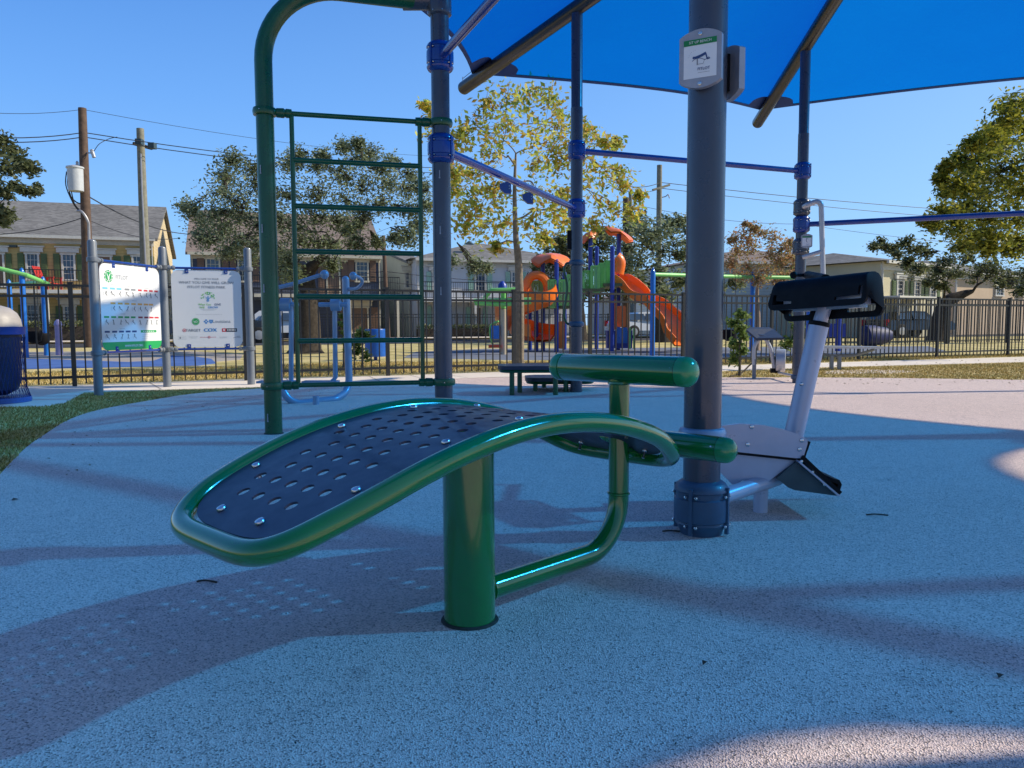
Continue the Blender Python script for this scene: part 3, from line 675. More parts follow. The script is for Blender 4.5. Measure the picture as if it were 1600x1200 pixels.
# round grip knob seen over the pad
mb = MB(); q = AT(1240, 430, 3.6); mb.cyl(q, q + V((.1, 0, 0)), .008, 10); mb.ball(q, .018, 10); mb.cyl(AT(1262, 430, 3.6), AT(1290, 436, YP + .1), .02, 12); mb.build('hand_grip', blackp, st)
# grip frame on the far post
hg = thing('handrail', 'pale bent handrail tube clamped to the slate post beside the blue bar', 'handrail', V((PB[90].x, PB[90].y, 1.66)))
Cq = PB[90]; yy = Cq.y - .12
MB().tube(fillet([AT(1256, 323, yy), AT(1262, 320, yy - .06), AT(1283, 312, yy - .12), AT(1286, 432, yy - .12)], [.05, .22], 6), .03, 16).build('bent_tube', silver, hg)
MB().tube([AT(1254, 402, yy), AT(1284, 393, yy - .12)], .026, 14).build('stub', silver, hg)

# ------------------------------------------------------------------ instruction plates
class Face:
    """flat drawing frame on a plane: origin lower left, units metres"""
    def __init__(s, org, rt, up, nrm): s.o, s.r, s.u, s.n = V(org), V(rt).normalized(), V(up).normalized(), V(nrm).normalized(); s.k = 0
    def P(s, x, y, d=0): return s.o + s.r * x + s.u * y + s.n * d
    def poly(s, mb, pts, mi, d=.001): mb.add([s.P(x, y, d) for x, y in pts], [tuple(range(len(pts)))], mi)
    def rect(s, mb, x0, x1, y0, y1, mi, d=.001): s.poly(mb, [(x0, y0), (x1, y0), (x1, y1), (x0, y1)], mi, d)
    def disc(s, mb, x, y, r, mi, d=.001, n=20): s.poly(mb, [(x + r * cos(2 * pi * k / n), y + r * sin(2 * pi * k / n)) for k in range(n)], mi, d)
    def arc(s, mb, x, y, r0, r1, a0, a1, mi, d=.001, n=10):
        for k in range(n):
            a, b = radians(a0 + (a1 - a0) * k / n), radians(a0 + (a1 - a0) * (k + 1) / n)
            s.poly(mb, [(x + r0 * cos(a), y + r0 * sin(a)), (x + r1 * cos(a), y + r1 * sin(a)), (x + r1 * cos(b), y + r1 * sin(b)), (x + r0 * cos(b), y + r0 * sin(b))], mi, d)
    def line(s, mb, pts, wd, mi, d=.001):
        for (a, b), (c, e) in zip(pts, pts[1:]):
            L = math.hypot(c - a, e - b) or 1; nx, ny = -(e - b) / L * wd / 2, (c - a) / L * wd / 2
            s.poly(mb, [(a + nx, b + ny), (c + nx, e + ny), (c - nx, e - ny), (a - nx, b - ny)], mi, d)
    def text(s, mb, t, x, y, size, mi, align='CENTER', sx=1, bold=0, d=.001): textmesh(mb, t, size, s.P(x, y, d), s.r, s.u, s.n, mi, align, sx, bold)
def plate(name, label, c, nrm, w_, h_, inst, back=None):
    nrm = V(nrm).normalized(); rt = V((0, 0, 1)).cross(nrm).normalized(); o = thing(name, label, 'instruction sign', c)
    org = c - rt * w_ / 2 - V((0, 0, h_ / 2)); fc = Face(org, rt, (0, 0, 1), nrm)
    ol = []
    for k in range(13): t = k / 12; ol.append((w_ * (1 - t), h_ * (.88 + .12 * sin(pi * t) ** .8)))
    for k in range(13): t = k / 12; ol.append((w_ * t, h_ * (.12 - .12 * sin(pi * t) ** .8)))
    mb = MB(); mb.prism([fc.P(x, y, 0) for x, y in ol], -nrm * .022); mb.build('frame', signframe, o)
    x0, x1, y0, y1 = w_ * .11, w_ * .89, h_ * .17, h_ * .83
    mb = MB(); fc.rect(mb, x0, x1, y0, y1, 0, .001); fc.rect(mb, x0, x1, y1 - (y1 - y0) * .15, y1, 1, .002)
    if inst == 'bench':
        fc.text(mb, 'SIT UP BENCH', (x0 + x1) / 2, y1 - (y1 - y0) * .105, .0115, 2, bold=.0004, d=.0025)
        X = lambda f: x0 + (x1 - x0) * f; Y = lambda f: y0 + (y1 - y0) * f
        fc.disc(mb, X(.31), Y(.53), .0042, 3, .002, 12)
        fc.line(mb, [(X(.34), Y(.52)), (X(.52), Y(.555)), (X(.68), Y(.61))], .0085, 3, .002)
        fc.line(mb, [(X(.67), Y(.61)), (X(.72), Y(.45)), (X(.8), Y(.47))], .004, 3, .0023)
        fc.line(mb, [(X(.26), Y(.44)), (X(.36), Y(.5)), (X(.5), Y(.5)), (X(.66), Y(.44)), (X(.78), Y(.5))], .0016, 3, .0026)
        fc.line(mb, [(X(.42), Y(.49)), (X(.42), Y(.33))], .004, 4, .0021); fc.line(mb, [(X(.42), Y(.35)), (X(.6), Y(.35)), (X(.64), Y(.46))], .0014, 4, .0021)
        for k in range(6): a = radians(175 - 14 * k); fc.disc(mb, X(.42) + .028 * cos(a), Y(.55) + .022 * sin(a), .0009, 4, .002, 6)
        fc.text(mb, 'FITLOT', X(.62), Y(.19), .0125, 3, bold=.0004, d=.002); fc.line(mb, [(X(.44), Y(.13)), (X(.8), Y(.13))], .001, 4, .002)
    else:
        X = lambda f: x0 + (x1 - x0) * f; Y = lambda f: y0 + (y1 - y0) * f
        fc.line(mb, [(X(.45), Y(.8)), (X(.45), Y(.5)), (X(.55), Y(.35))], .005, 3, .002); fc.line(mb, [(X(.45), Y(.7)), (X(.62), Y(.75))], .004, 3, .0022); fc.text(mb, 'FITLOT', X(.6), Y(.12), .012, 3, d=.002)
    mb.build('printed_face', [whitem, pgreen, offwhite, nprint, greyink], o)
    for yy in (h_ * .925, h_ * .075):
        mb = MB(); mb.lathe([(.0065, 0), (.0065, .003), (.0045, .0035), (.0045, .002), (.0005, .002)], fc.P(w_ / 2, yy, 0), nrm, 14); mb.build('screw', steel, o)
    mb = MB(); mb.box(c - nrm * .03, (.03, .03, h_ * .7), rz=atan2(nrm.y, nrm.x)); mb.build('bracket', blackp, o); return o
np_ = V((-.47, -.88, 0)).normalized()
plate('instruction_sign', 'small grey framed plate reading SIT UP BENCH high on the near slate post', V((Mp.x, Mp.y, AT(1093, 105, Mp.y).z)) + np_ * (PR + .035), np_, .137, .185, 'bench')
n2 = V((.95, .3, 0)).normalized()
o = plate('instruction_sign', 'small framed plate seen edge-on at the right side of the near slate post', V((Mp.x, Mp.y, AT(1143, 112, Mp.y).z)) + n2 * (PR + .035), n2, .137, .175, 'other')
plate('instruction_sign', 'tiny white instruction plate on the far slate post under the blue bar', V((Cq.x + .03, Cq.y - PR - .04, AT(1255, 378, Cq.y).z)), (-.15, -1, 0), .13, .17, 'other')

# ------------------------------------------------------------------ information board
P1, P2, P3 = [V((p.x * 1.08, p.y * 1.08, 0)) for p in (G(155, 628), G(262, 613), G(393, 609))]
ib = thing('information_board', 'two white printed panels in blue rails between three round grey posts', 'sign', P2)
tops = [AT(142, 374, P1.y).z, AT(251, 385, P2.y).z, AT(388, 387, P3.y).z]
for p, t in zip((P1, P2, P3), tops):
    MB().lathe([(.046, 0), (.046, t - .03), (.04, t - .012), (.024, t - .002), (.002, t)], (p.x, p.y, 0), (0, 0, 1), 24).build('post', greyp, ib)
zt = .5 * (AT(155, 408, P1.y).z + AT(258, 416, P2.y).z); zb = .5 * (AT(155, 552, P1.y).z + AT(262, 546, P2.y).z)
def signpanel(Pa, Pb, nrm_sign, draw, mat):
    d = (Pb - Pa); L = d.length; d.normalize(); nrm = V((d.y, -d.x, 0))
    if nrm.y > 0 and abs(nrm.y) > .5: nrm = -nrm
    if nrm_sign and nrm.x < 0: nrm = -nrm
    for z in (zt, zb):
        MB().cyl(V((Pa.x, Pa.y, z)) + d * .1, V((Pb.x, Pb.y, z)) - d * .1, .014, 12).build('rail', bluep, ib)
        for p, s in ((Pa, 1), (Pb, -1)):
            c = V((p.x, p.y, z)); mb = MB(); mb.lathe([(.046, -.028), (.058, -.022), (.06, 0), (.058, .022), (.046, .028)], c, (0, 0, 1), 20)
            mb.lathe([(.018, .04), (.03, .05), (.03, .08), (.022, .085), (.022, .1), (.03, .105), (.026, .13), (.016, .135)], c, d * s, 12); mb.build('clamp', greyp, ib)
    x0, x1 = .085, L - .085; W = x1 - x0; H = zt - zb - .045
    org = V((Pa.x, Pa.y, zb + .022)) + d * x0 + nrm * .004; fc = Face(org, d, (0, 0, 1), nrm)
    r = .085; out_ = rrect(0, W, 0, H, r, 6); mb = MB(); mb.prism([fc.P(x, y) for x, y in out_], -nrm * .008); pn = mb.build('panel', mat, ib)
    for fx in (.22, .78):
        for z, s in ((H, 1), (0, -1)):
            mb = MB(); fc.poly(mb, [(W * fx - .022, z + s * .03), (W * fx + .022, z + s * .03), (W * fx + .022, z - s * .04), (W * fx - .022, z - s * .04)], 0, .004)
            mb.prism([fc.P(W * fx - .022, z + s * .03, .0), fc.P(W * fx + .022, z + s * .03, .0), fc.P(W * fx + .022, z - s * .04, .0), fc.P(W * fx - .022, z - s * .04, .0)], nrm * .0035)
            mb.ball(fc.P(W * fx, z - s * .018, .005), .008, 8, 1); mb.build('bracket', [bluep, steel], ib)
    draw(fc, W, H, pn); return pn
def draw1(fc, W, H, pn):
    X = lambda f: W * f; Y = lambda f: H * f; mb = MB(); PAL = [gprint, greyink, lgrey, cprint, rprint, oprint, mprint, nprint, whitem, ink]
    ft = [q for q in rrect(0, W, 0, H, .085, 6) if q[1] < H * .095]; ft = sorted(ft, key=lambda q: atan2(q[1] - H * .095, q[0] - W / 2))
    fc.poly(mb, [(0, H * .095)] + ft + [(W, H * .095)], 0, .0015)
    fc.text(mb, 'WWW.FITLOT.ORG', X(.5), Y(.033), .034, 8, d=.003, bold=.002)
    cx_, cy_ = X(.135), Y(.855)
    for k in range(10): fc.arc(mb, cx_, cy_, .053, .066, 36 * k + 4, 36 * k + 30, 0, n=4)
    fc.arc(mb, cx_, cy_, .0, .047, 0, 360, 0, n=20); fc.disc(mb, cx_, cy_ - .02, .014, 8, .002); fc.line(mb, [(cx_ - .024, cy_ + .028), (cx_ - .006, cy_ - .01)], .012, 8, .002); fc.line(mb, [(cx_ + .024, cy_ + .028), (cx_ + .006, cy_ - .01)], .012, 8, .0022); fc.line(mb, [(cx_, cy_ - .015), (cx_, cy_ - .044)], .018, 8, .0024)
    fc.text(mb, 'FITLOT', X(.25), Y(.83), .062, 1, 'LEFT', sx=1.0)
    for y, x0, x1 in ((.835, .5, .93), (.81, .56, .9)):
        x = x0
        while x < x1: wq = random.uniform(.012, .03); fc.rect(mb, X(x), X(x + wq), Y(y), Y(y) + .006, 2); x += wq + .012
    rows = [(.705, [(.035, 3), (.15, 3), (.255, 3), (.385, 1), (.49, 1), (.61, 4), (.71, 4), (.805, 4), (.9, 4)]),
            (.535, [(.15, 5), (.265, 5), (.375, 5), (.485, 5), (.595, 5), (.7, 5), (.79, 5)]),
            (.375, [(.04, 0), (.15, 0), (.26, 0), (.365, 0), (.47, 0), (.595, 6), (.7, 6), (.79, 4), (.885, 4)]),
            (.205, [(.04, 7), (.155, 7), (.265, 7), (.375, 7), (.48, 7)])]
    for ri, (y, items) in enumerate(rows):
        for i, (x, c) in enumerate(items):
            wq = .078 if ri != 0 or x < .6 else .066
            fc.rect(mb, X(x), X(x + wq), Y(y), Y(y) + .02, c)
            cx2 = X(x + wq / 2); b0 = Y(y) - .075; rn = random.Random(ri * 20 + i)
            tilt = rn.uniform(-.02, .02); kind = rn.random(); ic = 9
            fc.disc(mb, cx2 + tilt * 1.2, b0 + .052, .0065, ic, n=8)
            fc.line(mb, [(cx2 + tilt, b0 + .046), (cx2 + tilt * .3, b0 + .024)], .008, ic)
            if kind < .5:
                fc.line(mb, [(cx2 + tilt * .3, b0 + .025), (cx2 - .012, b0 + .012), (cx2 - .008, b0)], .005, ic, .0012); fc.line(mb, [(cx2 + tilt * .3, b0 + .025), (cx2 + .012, b0 + .001)], .005, ic, .0014)
            else:
                fc.line(mb, [(cx2 + tilt * .3, b0 + .024), (cx2 + .022, b0 + .02), (cx2 + .026, b0 + .002)], .006, ic, .0012); fc.line(mb, [(cx2 - .024, b0 + .004), (cx2 - .024, b0 + .05)], .0025, 1, .0012)
            fc.line(mb, [(cx2 + tilt, b0 + .043), (cx2 + tilt + rn.choice((-1, 1)) * .018, b0 + rn.uniform(.03, .06))], .0035, ic, .0016)
    for x, y in ((.17, .755), (.43, .745), (.72, .74), (.5, .58), (.3, .42), (.28, .245)): fc.rect(mb, X(x), X(x + .08), Y(y), Y(y) + .007, 2)
    fc.rect(mb, X(.63), X(.91), Y(.2), Y(.23), 0)
    for k in range(6): fc.rect(mb, X(.67 + .035 * k), X(.69 + .035 * k), Y(.21), Y(.22), 8, .002)
    for k in range(4): fc.rect(mb, X(.64), X(.64 + random.uniform(.12, .26)), Y(.17 - .022 * k), Y(.17 - .022 * k) + .004, 2)
    mb.build('printing', PAL, pn, smooth=0)
def draw2(fc, W, H, pn):
    X = lambda f: W * f; Y = lambda f: H * f; mb = MB(); PAL = [greyink, gprint, limeprint, bprint, rprint, ink, lgrey, whitem, nprint]
    fc.text(mb, 'WELCOME TO YOUR', X(.5), Y(.878), .029, 0, bold=.001); fc.text(mb, 'WHAT YOU GIVE WILL GROW', X(.5), Y(.825), .044, 0, sx=1.02, bold=.0012); fc.text(mb, 'FITLOT FITNESS PARK', X(.5), Y(.767), .044, 0, bold=.0012)
    cx_, cy_ = X(.515), Y(.655)
    for k in range(46):
        a = random.uniform(-.35, pi + .35); r = random.uniform(.035, .075); fc.disc(mb, cx_ + 1.1 * r * cos(a), cy_ + r * sin(a) * .8, .0058, 2 if k % 3 else 1, .001 + .00002 * k, 6)
    fc.line(mb, [(cx_, cy_ - .055), (cx_, cy_ + .012)], .011, 3, .003)
    for s in (-1, 1):
        fc.line(mb, [(cx_, cy_ - .035), (cx_ + s * .022, cy_ - .012), (cx_ + s * .028, cy_ + .004)], .0055, 3, .0031); fc.line(mb, [(cx_, cy_ - .05), (cx_ + s * .022, cy_ - .045)], .004, 3, .0032)
    fc.text(mb, 'What You', X(.46), Y(.545), .034, 2, bold=.0015); fc.text(mb, 'GIVE', X(.65), Y(.545), .036, 8, bold=.0012); fc.text(mb, 'Will', X(.42), Y(.507), .034, 2, bold=.0015); fc.text(mb, 'GROW', X(.58), Y(.507), .036, 3, bold=.0018)
    fc.rect(mb, X(.4), X(.63), Y(.493), Y(.493) + .003, 6); fc.rect(mb, X(.43), X(.6), Y(.48), Y(.48) + .0025, 6)
    x = .34
    while x < .7: wq = random.uniform(.01, .028); fc.rect(mb, X(x), X(x + wq), Y(.425), Y(.425) + .0045, 6); x += wq + .008
    fc.disc(mb, X(.325), Y(.335), .044, 1, .001, 28); fc.arc(mb, X(.325), Y(.335), .036, .038, 0, 360, 7, .002, 24); fc.line(mb, [(X(.325) - .024, Y(.335) + .008), (X(.325) - .01, Y(.335) - .002), (X(.325) + .008, Y(.335) + .01), (X(.325) + .024, Y(.335))], .006, 7, .002); fc.line(mb, [(X(.325) - .02, Y(.335) - .014), (X(.325) + .02, Y(.335) - .012)], .005, 7, .0022)
    q = X(.475), Y(.335); fc.line(mb, [(q[0] - .026, q[1]), (q[0] + .026, q[1])], .018, 3); fc.line(mb, [(q[0], q[1] - .026), (q[0], q[1] + .026)], .018, 3, .0013); fc.disc(mb, *q, .008, 7, .002)
    q = X(.545), Y(.335); fc.poly(mb, [(q[0] - .02, q[1] + .022), (q[0] + .02, q[1] + .022), (q[0] + .019, q[1] - .008), (q[0], q[1] - .026), (q[0] - .019, q[1] - .008)], 3); fc.line(mb, [(q[0], q[1] - .01), (q[0], q[1] + .014)], .005, 7, .002)
    fc.text(mb, 'Louisiana', X(.7), Y(.318), .056, 0)
    for r, c, d in ((.021, 4, .001), (.0145, 7, .002), (.008, 4, .003)): fc.disc(mb, X(.16), Y(.222), r, c, d)
    fc.text(mb, 'TARGET', X(.285), Y(.206), .046, 0, bold=.003)
    fc.text(mb, 'COX', X(.53), Y(.204), .058, 3, bold=.006, sx=1.15)
    fc.rect(mb, X(.7), X(.76), Y(.2), Y(.245), 4); fc.rect(mb, X(.76), X(.92), Y(.2), Y(.245), 5); fc.rect(mb, X(.715), X(.745), Y(.215), Y(.232), 7, .002)
    for k in range(6): fc.rect(mb, X(.778 + .022 * k), X(.792 + .022 * k), Y(.215), Y(.232), 7, .002)
    fc.line(mb, [(X(.07), Y(.105)), (X(.18), Y(.105)), (X(.18), Y(.148)), (X(.07), Y(.148)), (X(.07), Y(.105))], .002, 6); fc.rect(mb, X(.09), X(.11), Y(.115), Y(.138), 0); fc.rect(mb, X(.12), X(.16), Y(.122), Y(.128), 6)
    for x0, x1, y in ((.22, .35, .135), (.25, .33, .12), (.38, .485, .128), (.53, .61, .128), (.66, .78, .13), (.67, .77, .118)):
        x = x0
        while x < x1: wq = random.uniform(.008, .02); fc.rect(mb, X(x), X(min(x + wq, x1)), Y(y), Y(y) + .005, 6 if x0 < .37 or x0 > .62 else 4); x += wq + .005
    fc.disc(mb, X(.51), Y(.131), .015, 4); fc.disc(mb, X(.51), Y(.131), .01, 7, .002); fc.disc(mb, X(.51), Y(.131), .006, 4, .003)
    fc.line(mb, [(X(.86), Y(.118)), (X(.9), Y(.128)), (X(.97), Y(.124))], .005, 0); fc.rect(mb, X(.91), X(.965), Y(.137), Y(.143), 0)
    mb.build('printing', PAL, pn, smooth=0)
signpanel(P1, P2, True, draw1, whitem); signpanel(P2, P3, False, draw2, whitem)
# ------------------------------------------------------------------ low tables behind the bench
def table(label, px0, px1, pyt, legs, yb):
    Y = G(legs[0][0], legs[0][1]).y; c = AT((px0 + px1) / 2, pyt, Y); t = thing('step_table', label, 'plyometric table', V((c.x, Y + .25, 0)), 'low navy tables with green legs')
    a = AT(px0, pyt, Y + .22); b = AT(px1, pyt, Y + .22); L = (b.x - a.x); z = a.z
    mb = MB(); ol = rrect(a.x, b.x, Y - .06, Y + .5, .16, 6); mb.prism([V((x, y, z)) for x, y in ol], (0, 0, -.04)); mb.build('table_top', navy, t)
    mb = MB(); ol = rrect(a.x + .03, b.x - .03, Y - .03, Y + .47, .14, 6); mb.tube([V((x, y, z - .055)) for x, y in ol], .018, 8, closed=True); mb.build('rim', dgreen, t)
    for x, y in legs:
        g = G(x, y); MB().lathe([(.026, 0), (.026, z - .05)], (g.x, g.y, 0), (0, 0, 1), 16).build('leg', dgreen, t)
table('taller navy topped low table with green legs behind the foot roller', 778, 905, 570, [(800, 619), (812, 615), (868, 619), (884, 614)], 618)
table('shorter navy topped low table with green legs beside the far slate post', 820, 928, 588, [(836.5, 613), (884.5, 611), (850, 607), (905, 606)], 612)

# ------------------------------------------------------------------ air walker behind the ladder
aw = thing('air_walker', 'pale blue tube air walker with ball ended handles behind the ladder', 'exercise machine', G(494, 632))
YW = 7.15
MB().tube(fillet([AT(540, 437, YW + .5), AT(546, 610, YW + .5), AT(524, 624, YW + .25), AT(455, 632, YW), AT(436, 600, YW + .0), AT(432, 470, YW)], [.22, .1, .2, .1], 7), .036, 20).build('frame_tube', icep, aw)
mb = MB(); mb.ball(AT(540, 437, YW + .5), .037, 14); mb.build('tube_cap', icep, aw)
mb = MB(); g = G(494, 634); mb.cyl((g.x, g.y, 0), (g.x, g.y, .09), .03, 16); mb.build('foot', icep, aw)
MB().tube([AT(428, 451, YW), AT(460, 443, YW), AT(500, 430, YW)], .018, 12).build('handle', icep, aw)
mb = MB(); mb.ball(AT(507, 429, YW), .042, 16); mb.build('handle_knob', icep, aw)
MB().tube(catmull([AT(543, 452, YW + .5), AT(558, 450, YW + .4), AT(566, 441, YW + .3), AT(562, 434, YW + .2), AT(552, 431, YW + .1)], 5), .016, 10).build('handle', icep, aw)
mb = MB(); mb.ball(AT(552, 431, YW + .1), .038, 16); mb.build('handle_knob', icep, aw)
for x, Y_, pts in ((446, YW, [(455, 478), (455, 600), (450, 603)]), (524, YW + .35, [(523, 478), (524, 590), (518, 597)])):
    mb = MB(); q = AT(x, 476, Y_); mb.cyl(q - V((.04, 0, 0)), q + V((.05, 0, 0)), .062, 24); mb.cyl(q - V((.16, 0, 0)) if x > 500 else q, q + V((.12, 0, 0)), .022, 14); mb.build('pivot', icep, aw)
    MB().tube([AT(a, b, Y_) for a, b in pts], .023, 12).build('swing_arm', icep, aw)
    q = AT(pts[-1][0] - 12, 598, Y_); mb = MB(); mb.prism([q + V(d) for d in ((-.2, -.08, 0), (.14, -.08, 0), (.14, .08, 0), (-.2, .08, 0))], (0, 0, .02)); mb.build('foot_plate', icep, aw)

# ------------------------------------------------------------------ litter bin on the pad
g = G(-6, 630); g.z = .01
tb = thing('litter_bin', 'blue mesh litter bin with a pale domed lid standing on the concrete pad', 'litter bin', g)
R0, H0 = .26, .71
meshm, n, out = newmat('bin_expanded_mesh'); p = N(n, 'ShaderNodeBsdfPrincipled'); p.inputs['Base Color'].default_value = (.015, .05, .26, 1); p.inputs['Roughness'].default_value = .35
n.links.new(p.outputs[0], out.inputs[0])
mb = MB(); nd = 44
for k in range(nd):
    for sgn in (-1, 1):
        pts = []
        for j in range(9):
            z = .03 + (H0 - .1) * j / 8; a = 2 * pi * k / nd + sgn * .55 * j / 8; r = R0 + .01 - .02 * sin(pi * j / 8) + (.03 * (1 - j / 2) if j < 2 else 0); pts.append(V((g.x + r * cos(a), g.y + r * sin(a), z)))
        mb.tube(pts, .0024, 3, cap=False)
mb.build('wire_mesh', meshm, tb, smooth=0)
MB().lathe([(.1, .08), (.19, .13), (.225, .22), (.23, .6), (.235, H0 - .02)], (g.x, g.y, 0), (0, 0, 1), 32).build('liner', M('navy_liner', (.02, .025, .07), .4), tb)
mb = MB(); mb.lathe([(R0 + .03, 0), (R0 + .04, .01), (R0 + .04, .045), (R0 + .03, .055)], (g.x, g.y, .005), (0, 0, 1), 40); mb.build('base_ring', M('bin_base_blue', (.05, .12, .38), .35), tb)
mb = MB(); mb.lathe([(R0 - .02, -.05), (R0 + .012, -.045), (R0 + .016, .015), (R0 + .02, .03), (R0 - .02, .03)], (g.x, g.y, H0), (0, 0, 1), 40); mb.build('rim', meshm, tb)
mb = MB(); mb.lathe([(R0 - .01, .0), (R0 - .02, .07), (R0 * .82, .13), (R0 * .6, .18), (R0 * .3, .205), (.002, .212)], (g.x, g.y, H0 + .03), (0, 0, 1), 40); mb.build('domed_lid', M('pale_lid', (.4, .36, .33), .45), tb)
mb = MB(); mb.prism([V((g.x - .11, g.y - R0 + .03, H0 + .05)) + V(q) for q in ((0, 0, 0), (.22, 0, 0), (.21, .03, .08), (.01, .03, .08))], (0, .03, 0)); mb.build('flap', bluep, tb)

# ------------------------------------------------------------------ fences
def fence_at(px, a, m):      # line Y = a + m X
    k = (px - 800) / 1200; X = k * a / (1 - m * k); return V((X, a + m * X, 0))
FA, FM = 9.4 + .47 * 5.4, .47
posts = [fence_at(x, FA, FM) for x in (-230, -60, 115, 384, 606, 803, 922, 1067, 1205, 1342, 1464, 1575, 1678, 1770)]
fe = thing('iron_fence', 'black iron picket fence with square posts along the back of the path', 'fence', posts[3])
FH = 1.235
def fencerun(fe, posts, H, mat, pitch=.118, pw=.016, postw=.05, rails=(.0, .13), seg=True):
    for i, p in enumerate(posts):
        mb = MB(); mb.box(p + V((0, 0, (H + .03) / 2)), (postw, postw, H + .03), rz=.44); mb.box(p + V((0, 0, H + .035)), (postw + .012, postw + .012, .02), rz=.44)
        mb.build('post', mat, fe, smooth=0)
    for a, b in zip(posts, posts[1:]):
        d = (b - a); L = d.length; d.normalize(); mb = MB()
        for z in [H - r for r in rails] + [.12]: mb.bar(a + d * postw / 2 + V((0, 0, z)), b - d * postw / 2 + V((0, 0, z)), .03, .032)
        k = max(1, int(L / pitch)); 
        for j in range(1, k):
            q = a + d * (L * j / k); mb.box(q + V((0, 0, (H + .04) / 2)), (pw, pw, H - .04), rz=.44)
        mb.build('picket_panel', mat, fe, smooth=0)
fencerun(fe, posts, FH, fencem)
# the lower fence on the far side of the playground
fp = [o0 - nn * 1.2 + dr * t for t in range(-12, 40, 3)]
fe2 = thing('iron_fence', 'distant low black picket fence in front of the row of houses', 'fence', fp[4])
fencerun(fe2, fp, 1.3, fencem, .14, .02, .06, (0, .16))
fp = [V((9.5, 24.5, 0)) + V((.93, .36, 0)) * t for t in range(0, 22, 3)]
fe3 = thing('iron_fence', 'tall dense black picket fence on the right behind the near fence', 'fence', fp[1])
fencerun(fe3, fp, 1.55, fencem, .13, .022, .07, (0, .18))

# ------------------------------------------------------------------ trees
def leafmat(name, cols, trans=.35, rough=.55):
    mt, n, out = newmat(name); ge = N(n, 'ShaderNodeNewGeometry'); ob = N(n, 'ShaderNodeTexCoord').outputs['Object']
    r = ramp(n, ge.outputs['Random Per Island'], [(i / (len(cols) - 1), c) for i, c in enumerate(cols)])
    big = ramp(n, noise(n, .9, 3, .6, ob).outputs[0], [(.3, .7), (.7, 1.15)]).outputs[0]; c = mixc(n, 1, r.outputs[0], big, 'MULTIPLY')
    p = N(n, 'ShaderNodeBsdfPrincipled'); n.links.new(c, p.inputs['Base Color']); p.inputs['Roughness'].default_value = rough; p.inputs['Specular IOR Level'].default_value = .35
    t = N(n, 'ShaderNodeBsdfTranslucent'); n.links.new(c, t.inputs[0]); mx = N(n, 'ShaderNodeMixShader'); mx.inputs[0].default_value = trans
    n.links.new(p.outputs[0], mx.inputs[1]); n.links.new(t.outputs[0], mx.inputs[2]); n.links.new(mx.outputs[0], out.inputs[0]); return mt
oakleaf = leafmat('live_oak_leaves', [(.09, .115, .06), (.17, .21, .105), (.28, .33, .18), (.42, .46, .3)])
darkleaf = leafmat('dark_oak_leaves', [(.05, .07, .03), (.1, .125, .05), (.17, .19, .085), (.27, .28, .14)])
yelleaf = leafmat('autumn_maple_leaves', [(.2, .3, .05), (.42, .5, .08), (.66, .68, .12), (.74, .6, .1), (.6, .32, .07), (.62, .68, .22)], .45)
ygleaf = leafmat('yellow_green_leaves', [(.08, .11, .02), (.19, .22, .03), (.34, .34, .04), (.52, .46, .06)], .45)
rustleaf = leafmat('rusty_leaves', [(.3, .32, .11), (.48, .34, .14), (.55, .27, .14), (.55, .48, .22)], .4)
bushleaf = leafmat('fresh_bush_leaves', [(.12, .2, .04), (.22, .32, .08), (.34, .42, .13)], .4)
bark = M('grey_bark', (.13, .11, .09), .9, 0, .35, 14, .8, 40, spec=.1); darkbark = M('dark_bark', (.06, .05, .042), .9, 0, .35, 14, .8, 40, spec=.1)
